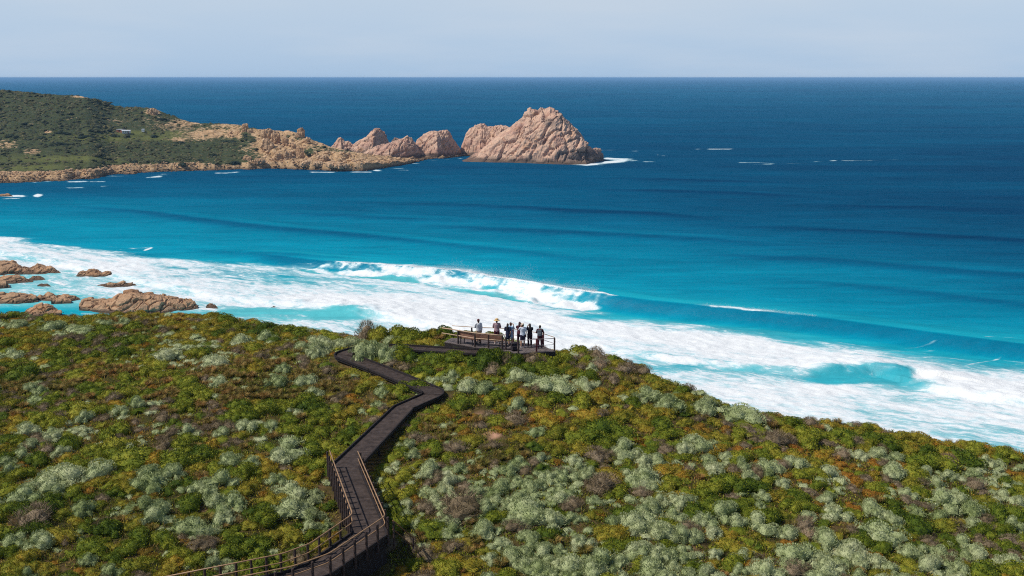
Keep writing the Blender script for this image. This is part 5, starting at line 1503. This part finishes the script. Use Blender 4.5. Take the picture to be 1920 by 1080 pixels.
# sloping handrail running down from the outer corner into the heath
c0 = rights[9] + np.array([.25, .1, 0]); c1 = unp(776, 1024, 37.3)
railing('sloping_handrail', [np.array([c0[0], c0[1], c0[2] - .2]), np.array([c1[0], c1[1], c1[2] - .55])], 'short brown handrail sloping down from the outer boardwalk corner into scrub', rails=((.95, .03), (.5, .026)), spacing=2.0, railmats=[simple_mat('rusty_rail', (.16, .075, .035), .6, .25)] * 2, ph=.93)

# ------------------------------------------------------------------ LOOKOUT PLATFORM
ZD = 41.3
PPX = [(833, 641), (859, 645.5), (890, 651), (916, 653), (943, 656), (972, 663.5), (1006, 660.5), (1042, 658.5), (1020, 649.5), (962, 639.5), (885, 636), (846, 633.5)]
PLW = np.array([unp(a, b, ZD) for a, b in PPX])
pf = empty('lookout_platform', tuple(PLW.mean(0)))
tag(pf, 'dark timber lookout platform on the hill edge above the surf', 'platform')
po = PLW.mean(0)
# deck boards cut to the outline
mb = MB(); bm = mb.bm
vs = [bm.verts.new(Vector(p - po)) for p in PLW]
f = bm.faces.new(vs)
if f.normal.z < 0: f.normal_flip()
dd_ = unit(PLW[7] - PLW[0])
ex = np.array([-dd_[1], dd_[0], 0])
for s in np.arange(-5.5, 5.5, .15):
    bmesh.ops.bisect_plane(bm, geom=bm.verts[:] + bm.edges[:] + bm.faces[:], plane_co=Vector(dd_ * s), plane_no=Vector(dd_))
bmesh.ops.split_edges(bm, edges=[e for e in bm.edges if len(e.link_faces) == 2])
for f in bm.faces[:]:
    c = f.calc_center_median(); dz = g.uniform(-.004, .004)
    for v in f.verts:
        k = (v.co - c).dot(Vector(dd_)); v.co -= Vector(dd_) * (.006 if k > 0 else -.006); v.co.z += dz
r_ = bmesh.ops.extrude_face_region(bm, geom=bm.faces[:])
for v in [x for x in r_['geom'] if isinstance(x, bmesh.types.BMVert)]: v.co.z -= .045
mb.build('deck_boards', M_GREYBOARD, pf)
mb = MB()
for a, b in zip(PLW, np.roll(PLW, -1, 0)):
    d = unit(b - a); nn2 = unit(po - (a + b) / 2); nn2[2] = 0
    mb.bar(a - po + d * .01 + nn2 * .05 + [0, 0, -.20], b - po - d * .01 + nn2 * .05 + [0, 0, -.20], .07, .28)
mb.build('edge_beam', M_BEAM, pf)
for p in list(PLW) + [(PLW[2] + PLW[10]) / 2, (PLW[5] + PLW[9]) / 2]:
    q = p + (po - p) * .08; zz = ground(q[None, :2])[0][0]
    MB().box(q - po + [0, 0, (zz - .5 - ZD) / 2 - .17], (.14, .14, ZD - zz + .5 - .34)).build('support_post', M_BEAM, pf)


def pw_(px, py): return unp(px, py, ZD)


railing('railing', [pw_(829, 640), pw_(859, 645), pw_(890.4, 650.3), pw_(916, 652.4), pw_(943, 655.2)], 'pale topped timber railing running in front of the two benches',
        post_at=[pw_(859, 645), pw_(890.4, 650.3), pw_(916, 652.4), pw_(942, 655.0)], railmats=[M_PALERAIL, M_PALERAIL], rails=((1.0, .045), (.62, .035)), ph=.97, pw=.12)
railing('gate_post', [pw_(948.5, 655.8), pw_(951, 656.2)], 'lone dark post at the platform entry beside the railing end', 'post', rails=(), post_at=[pw_(948.5, 655.8)], ph=.92, pw=.11)
railing('railing', [pw_(972, 662.6), pw_(1006, 659.8), pw_(1040, 657.9)], 'thin railed fence along the right front edge of the platform', post_at=[pw_(972, 662.6), pw_(1006, 659.8), pw_(1039.6, 657.9)],
        postmats=[M_POST, M_REDPOST, M_POST], railmats=[M_THINRAIL, M_THINRAIL], rails=((.90, .022), (.45, .018)), ph=.95, pw=.12)
railing('railing', [pw_(848, 634.5), pw_(884.6, 637), pw_(962, 640.5), pw_(1018.6, 650), pw_(1039, 657.2)], 'thin railing on red posts along the seaward side of the platform', post_at=[pw_(884.6, 637), pw_(962, 640.5), pw_(1018.6, 650)],
        postmats=[M_POST, M_REDPOST, M_REDPOST], railmats=[M_PALERAIL, M_THINRAIL], rails=((.95, .028), (.5, .02)), ph=.9, pw=.12)

M_SLAT = simple_mat('bench_timber', (.30, .145, .095), .7, .25, 7, .25, .2, (.40, .21, .14))
M_IRON = simple_mat('dark_iron', (.03, .028, .03), .5, .2)


def bench(px, py, ang, L, label):
    p = pw_(px, py)
    e = empty('park_bench', tuple(p), ang)
    tag(e, label, 'bench', 'benches on the lookout')
    mb = MB()
    for k in range(4): mb.box((0, .10 + k * .115, .44), (L, .10, .035), None, .006)
    mb.build('seat', M_SLAT, e)
    mb = MB(); rt_ = Matrix.Rotation(R(-78 + 90), 3, 'X')
    for k in range(5): mb.box((0, .02 - k * .022, .50 + k * .098), (L, .03, .088), rt_, .006)
    mb.build('backrest', M_SLAT, e)
    for s in (-1, 1):
        mb = MB(); x = s * (L / 2 - .22)
        mb.bar((x, .02, 0.0), (x, .02, .44), .05, .05).bar((x, .45, 0), (x, .45, .41), .05, .05).bar((x, .0, .40), (x, .48, .40), .05, .035).bar((x, .035, .44), (x, -.055, .94), .05, .03)
        mb.build('leg', M_IRON, e)
    return e


bench(874.5, 646.5, R(-33), 1.45, 'shorter bench at the left end of the lookout with its back to us')
bench(917.5, 649.8, R(-17), 2.0, 'longer bench on the lookout right of the shorter one')

# ------------------------------------------------------------------ PEOPLE
SKIN = simple_mat('skin', (.52, .30, .20), .55, .06, 6, .35)
M_EYE = simple_mat('eye', (.03, .02, .015), .2, .05)


def remesh(name, mb, voxel, mat, parent, smooth=True):
    o = mb.build(name, mat, None, smooth)
    md = o.modifiers.new('r', 'REMESH'); md.mode = 'VOXEL'; md.voxel_size = voxel
    sm = o.modifiers.new('s', 'SMOOTH'); sm.factor = .5; sm.iterations = 2
    dg = bpy.context.evaluated_depsgraph_get()
    me = bpy.data.meshes.new_from_object(o.evaluated_get(dg))
    old = o.data
    o.modifiers.clear(); o.data = me; bpy.data.meshes.remove(old)
    me.name = name
    if not me.materials: me.materials.append(mat)
    me.polygons.foreach_set('use_smooth', np.ones(len(me.polygons), bool))
    o.parent = parent
    return o


def limb(mb, pts, rs, sub=5):
    """a smooth tapered limb with round ends"""
    P_, R_ = [], []
    pts = [Vector(p) for p in pts]
    d0 = (pts[0] - pts[1]).normalized(); d1 = (pts[-1] - pts[-2]).normalized()
    for a in (.95, .7): P_.append(pts[0] + d0 * rs[0] * a * .8); R_.append(rs[0] * math.sqrt(1 - a * a))
    for i in range(len(pts) - 1):
        for k in range(sub):
            t = k / sub; P_.append(pts[i].lerp(pts[i + 1], t)); R_.append(rs[i] + (rs[i + 1] - rs[i]) * t)
    P_.append(pts[-1]); R_.append(rs[-1])
    for a in (.7, .95): P_.append(pts[-1] + d1 * rs[-1] * a * .8); R_.append(rs[-1] * math.sqrt(1 - a * a))
    mb.tube(P_, R_, 10)


def arm_pts(s, pose):
    sh_ = Vector((s * .185, 0, 1.40))
    if pose == 'down': return [sh_, Vector((s * .235, -.03, 1.12)), Vector((s * .235, .06, .88))]
    if pose == 'face': return [sh_, Vector((s * .25, .17, 1.22)), Vector((s * .085, .24, 1.47))]
    if pose == 'front': return [sh_, Vector((s * .26, .04, 1.13)), Vector((s * .10, .27, 1.10))]
    if pose == 'rail': return [sh_, Vector((s * .27, .08, 1.14)), Vector((s * .22, .33, 1.06))]
    if pose == 'hip': return [sh_, Vector((s * .37, -.06, 1.16)), Vector((s * .18, .04, .99))]
    if pose == 'pocket': return [sh_, Vector((s * .27, -.04, 1.13)), Vector((s * .17, .06, .90))]


def person(px, py, h, face, label, arms=('down', 'down'), top=(.5, .5, .5), bottom=(.05, .05, .06), hair=(.03, .02, .015), hat=None, sleeve=.55, legs='short', longhair=False, lean=0.0, shoe=(.03, .03, .03), slim=1.0, skin=SKIN, dress=False):
    p = pw_(px, py)
    e = empty('person', (p[0], p[1], ZD + .004), face)
    s0 = h / 1.72
    e.scale = (s0, s0, s0)
    tag(e, label, 'person', 'visitors on the lookout')
    st = .10 * slim
    fl = [(-1, -.03 + lean), (1, .05 - lean)]
    body = MB()
    def torso(mb, inf, z0, z1):
        t2 = MB(); P_, R_ = [], []
        for z, r_ in ((.86, .150), (.95, .158), (1.05, .135), (1.12, .132), (1.25, .150), (1.36, .155), (1.42, .115), (1.45, .075)):
            if z0 - 1e-6 <= z <= z1 + 1e-6: P_.append((0, 0, z)); R_.append(r_ * slim + inf)
        t2.tube(P_, R_, 14)
        for v in t2.bm.verts: v.co.x *= 1.12; v.co.y *= .70; v.co.y += .012
        me = bpy.data.meshes.new('t'); t2.bm.to_mesh(me); t2.bm.free(); mb.bm.from_mesh(me); bpy.data.meshes.remove(me)
    def leg(mb, s, dy, inf, end):
        pts = [(s * .092, 0, .90), (s * .105, .02 + dy * .4, .49), (s * .11, -.01 + dy, .34), (s * .112, dy - .02, .085)]
        rs = [.092, .062, .058, .040]
        if end == 'knee': pts, rs = [pts[0], (s * .102, .02 + dy * .35, .54)], [.095, .075]
        limb(mb, pts, [r_ * slim + inf for r_ in rs])
    torso(body, 0, .86, 1.45)
    limb(body, [(-.17, 0, 1.395), (.17, 0, 1.395)], [.062, .062])
    limb(body, [(0, .0, 1.42), (0, .015, 1.54)], [.056, .052])
    for s, dy in fl:
        leg(body, s, dy, 0, 'full')
        limb(body, [(s * .112, dy - .05, .04), (s * .12, dy + .06, .045), (s * .128, dy + .17, .028)], [.036, .040, .026])
    head = Vector((0, .03, 1.605))
    body.ball(head, .1, (.80, .98, 1.16)); body.ball(head + Vector((0, .035, -.055)), .07, (.86, .9, .85))
    limb(body, [head + Vector((0, .09, .01)), head + Vector((0, .115, -.022))], [.012, .016])
    limb(body, [head + Vector((-.02, .092, -.06)), head + Vector((.02, .092, -.06))], [.009, .009])
    for s in (-1, 1): body.ball(head + Vector((s * .082, -.005, -.005)), .03, (.35, .7, 1.1))
    for s, ps in zip((-1, 1), arms):
        a, b, c = arm_pts(s, ps)
        limb(body, [a, b, c], [.050, .040, .028])
        d = (c - b).normalized()
        if ps == 'face': d = Vector((-s * .35, .2, .9)).normalized()
        if ps in ('front', 'rail', 'hip'): d = (d + Vector((-s * .5, .3, 0))).normalized()
        side = d.cross(Vector((0, 1, 0)) if abs(d.y) < .8 else Vector((0, 0, 1))).normalized()
        pal = d.cross(side).normalized()
        limb(body, [c, c + d * .05, c + d * .085], [.026, .033, .034])
        for k, (o_, L_) in enumerate(((-.026, .068), (-.009, .078), (.009, .073), (.026, .058))):
            r0 = c + d * .085 + side * o_
            limb(body, [r0, r0 + d * L_ * .5 + pal * .006, r0 + d * L_ * .9 + pal * .024], [.0105, .0100, .0088], 2)
        t0 = c + d * .035 + side * (-.03 * s)
        limb(body, [t0, t0 + (d * .5 - side * s * .8).normalized() * .035, t0 + (d * .8 - side * s * .55).normalized() * .06 + pal * .012], [.014, .012, .010], 2)
    remesh('body', body, .011, skin, e)
    mtop = simple_mat('cloth', top, .9, .18, 10, .1, .3); mbot = simple_mat('cloth', bottom, .9, .18, 10, .1, .3)
    sh_ = MB(); torso(sh_, .022, .86, 1.42)
    if dress:
        limb(sh_, [(0, .01, .98), (0, .01, .62)], [.155 * slim, .19])
    limb(sh_, [(-.175, 0, 1.395), (.175, 0, 1.395)], [.074, .074])
    for s, ps in zip((-1, 1), arms):
        a, b, c = arm_pts(s, ps)
        if sleeve > 1: limb(sh_, [a, b, b.lerp(c, .93)], [.068, .055, .045])
        else: limb(sh_, [a, a.lerp(b, sleeve + .2)], [.070, .064])
    remesh('shirt' if not dress else 'dress', sh_, .014, mtop, e)
    sh_ = MB(); torso(sh_, .014, .86, 1.05)
    for s, dy in fl: leg(sh_, s, dy, .018, 'knee' if legs == 'short' else 'full')
    if not dress: remesh('shorts' if legs == 'short' else 'trousers', sh_, .014, mbot, e)
    else: sh_.bm.free()
    ms = simple_mat('shoe', shoe, .7, .2)
    for s, dy in fl:
        m2 = MB(); limb(m2, [(s * .112, dy - .055, .046), (s * .12, dy + .06, .05), (s * .128, dy + .185, .036)], [.044, .047, .036])
        limb(m2, [(s * .112, dy - .03, .05), (s * .112, dy - .022, .10)], [.046, .046])
        remesh('shoe', m2, .012, ms, e)
    for s in (-1, 1): MB().ball(head + Vector((s * .034, .088, .012)), .011).build('eye', M_EYE, e, True)
    mh = simple_mat('hair', hair, .6, .3, 20, .3)
    m2 = MB(); m2.ball(head + Vector((0, -.018, .022)), .108, (.83, .95, 1.08)); m2.ball(head + Vector((0, -.05, -.04)), .085, (.9, .7, 1.0))
    if longhair: limb(m2, [head + Vector((0, -.05, -.02)), head + Vector((0, -.085, -.16)), head + Vector((0, -.10, -.33))], [.085, .085, .055])
    remesh('hair', m2, .012, mh, e)
    if hat:
        kind, colr, band = hat
        mhat = simple_mat('hat', colr, .85, .15, 30)
        if kind == 'brim':
            m2 = MB(); c = head + Vector((0, -.005, .055))
            rr = [(.115, 0), (.20, -.012), (.215, -.03), (.212, -.036), (.19, -.02), (.112, -.012)]
            m2.tube([c + Vector((0, 0, -.03)), c + Vector((0, 0, -.012)), c + Vector((0, 0, 0)), c + Vector((0, 0, .008)), c + Vector((0, 0, .07)), c + Vector((0, 0, .1)), c + Vector((0, 0, .11))], [.212, .205, .16, .113, .104, .085, .03], 24)
            ho = m2.build('hat', mhat, e, True)
            MB().tube([c + Vector((0, 0, .012)), c + Vector((0, 0, .04))], [.1155, .111], 24).build('hat_band', simple_mat('hat_band', band, .8, .1), ho)
        else:
            m2 = MB(); m2.ball(head + Vector((0, -.012, .05)), .115, (.86, 1.0, .82))
            limb(m2, [head + Vector((-.05, .09, .05)), head + Vector((.05, .09, .05))], [.02, .02]); limb(m2, [head + Vector((-.04, .14, .045)), head + Vector((.04, .14, .045))], [.012, .012])
            limb(m2, [head + Vector((0, .08, .05)), head + Vector((0, .15, .044))], [.03, .014])
            remesh('cap', m2, .012, mhat, e)
    return e


person(897.3, 644.0, 1.78, R(14), 'person in a dark cap, pale shirt and beige shorts, standing beyond the longer bench', ('front', 'down'), (.62, .63, .64), (.40, .30, .20), hat=('cap', (.10, .03, .035), None), sleeve=1.2)
person(931.5, 645.0, 1.82, R(-6), 'person in a wide straw hat with mauve shirt and maroon shorts', ('front', 'front'), (.36, .24, .26), (.075, .02, .03), hat=('brim', (.62, .40, .16), (.12, .06, .03)), sleeve=.6, shoe=(.55, .5, .48))
person(951.8, 647.8, 1.60, R(-20), 'person with long dark hair in a navy dress, bare legs, facing the sea', ('front', 'pocket'), (.020, .024, .05), (.02, .02, .03), longhair=True, dress=True, slim=.9)
person(957.2, 646.6, 1.63, R(-38), 'person in a light blue shirt with hands up at the face beside the navy dress', ('face', 'face'), (.30, .45, .62), (.30, .40, .52), hair=(.09, .035, .02), slim=.92)
person(974.2, 648.6, 1.74, R(-12), 'person in a dark maroon top and trousers raising a camera behind the white shirt', ('face', 'face'), (.085, .025, .035), (.05, .025, .035), legs='long', hair=(.04, .02, .02), longhair=True)
person(980.2, 652.2, 1.76, R(8), 'person in a white tee shirt, pale cap and dark shorts with bare legs', ('face', 'down'), (.62, .66, .74), (.05, .04, .07), hat=('cap', (.62, .52, .40), None), shoe=(.45, .42, .42))
person(993.4, 651.0, 1.70, R(16), 'person dressed all in black with both arms raised to the face', ('face', 'face'), (.022, .016, .022), (.03, .014, .022), legs='long', longhair=True, sleeve=1.2)
p8 = person(1012.2, 653.2, 1.66, R(-10), 'person at the right end in dark maroon clothes wearing a grey backpack', ('rail', 'rail'), (.075, .022, .03), (.05, .016, .024), legs='long', sleeve=1.2)
# the backpack carried by the right hand person
bp_ = empty('backpack', tuple(p8.location), p8.rotation_euler[2])
bp_.scale = p8.scale
tag(bp_, 'grey backpack on the back of the person at the right end', 'backpack')
M_PACK = simple_mat('grey_pack_cloth', (.10, .115, .135), .8, .2, 10, .2, .3)
m2 = MB(); m2.box((0, -.20, 1.20), (.30, .15, .44)).box((0, -.27, 1.10), (.24, .09, .22))
o = remesh('pack_body', m2, .016, M_PACK, bp_)
for s in (-1, 1):
    m2 = MB(); limb(m2, [(s * .10, -.13, 1.38), (s * .115, -.02, 1.485), (s * .115, .12, 1.40), (s * .14, .13, 1.22), (s * .16, -.12, 1.05)], [.022] * 5)
    remesh('strap', m2, .012, M_PACK, bp_)
# dark bag standing at the entry
q = pw_(963.5, 657.5)
bg = empty('bag', (q[0], q[1], ZD + .004), R(20))
tag(bg, 'dark rounded bag standing on the deck beside the entry post', 'bag')
m2 = MB(); m2.box((0, 0, .29), (.40, .26, .52)); m2.box((0, -.14, .2), (.30, .10, .26))
o = remesh('bag_body', m2, .02, simple_mat('dark_bag_cloth', (.028, .022, .026), .8, .25, 10, .2, .3), bg)
m2 = MB(); limb(m2, [(-.10, 0, .54), (-.07, 0, .62), (.07, 0, .62), (.10, 0, .54)], [.016] * 4)
remesh('handle', m2, .01, M_IRON, bg)

# ------------------------------------------------------------------ SEA AIR
m_hz, nt, out = new_mat('marine_haze')
pvn = nt.nodes.new('ShaderNodeVolumePrincipled')
pvn.inputs['Color'].default_value = (.32, .62, 1.0, 1)
pvn.inputs['Density'].default_value = HAZE_D
pvn.inputs['Anisotropy'].default_value = 0.0
nt.links.new(pvn.outputs[0], out.inputs['Volume'])
mb = MB(); mb.box((0, 0, (62.5 - 5.0) / 2), (420000, 420000, 67.5))
hzo = mb.build('haze', m_hz)
tag(hzo, 'pale blue sea haze', 'haze', kind='stuff')
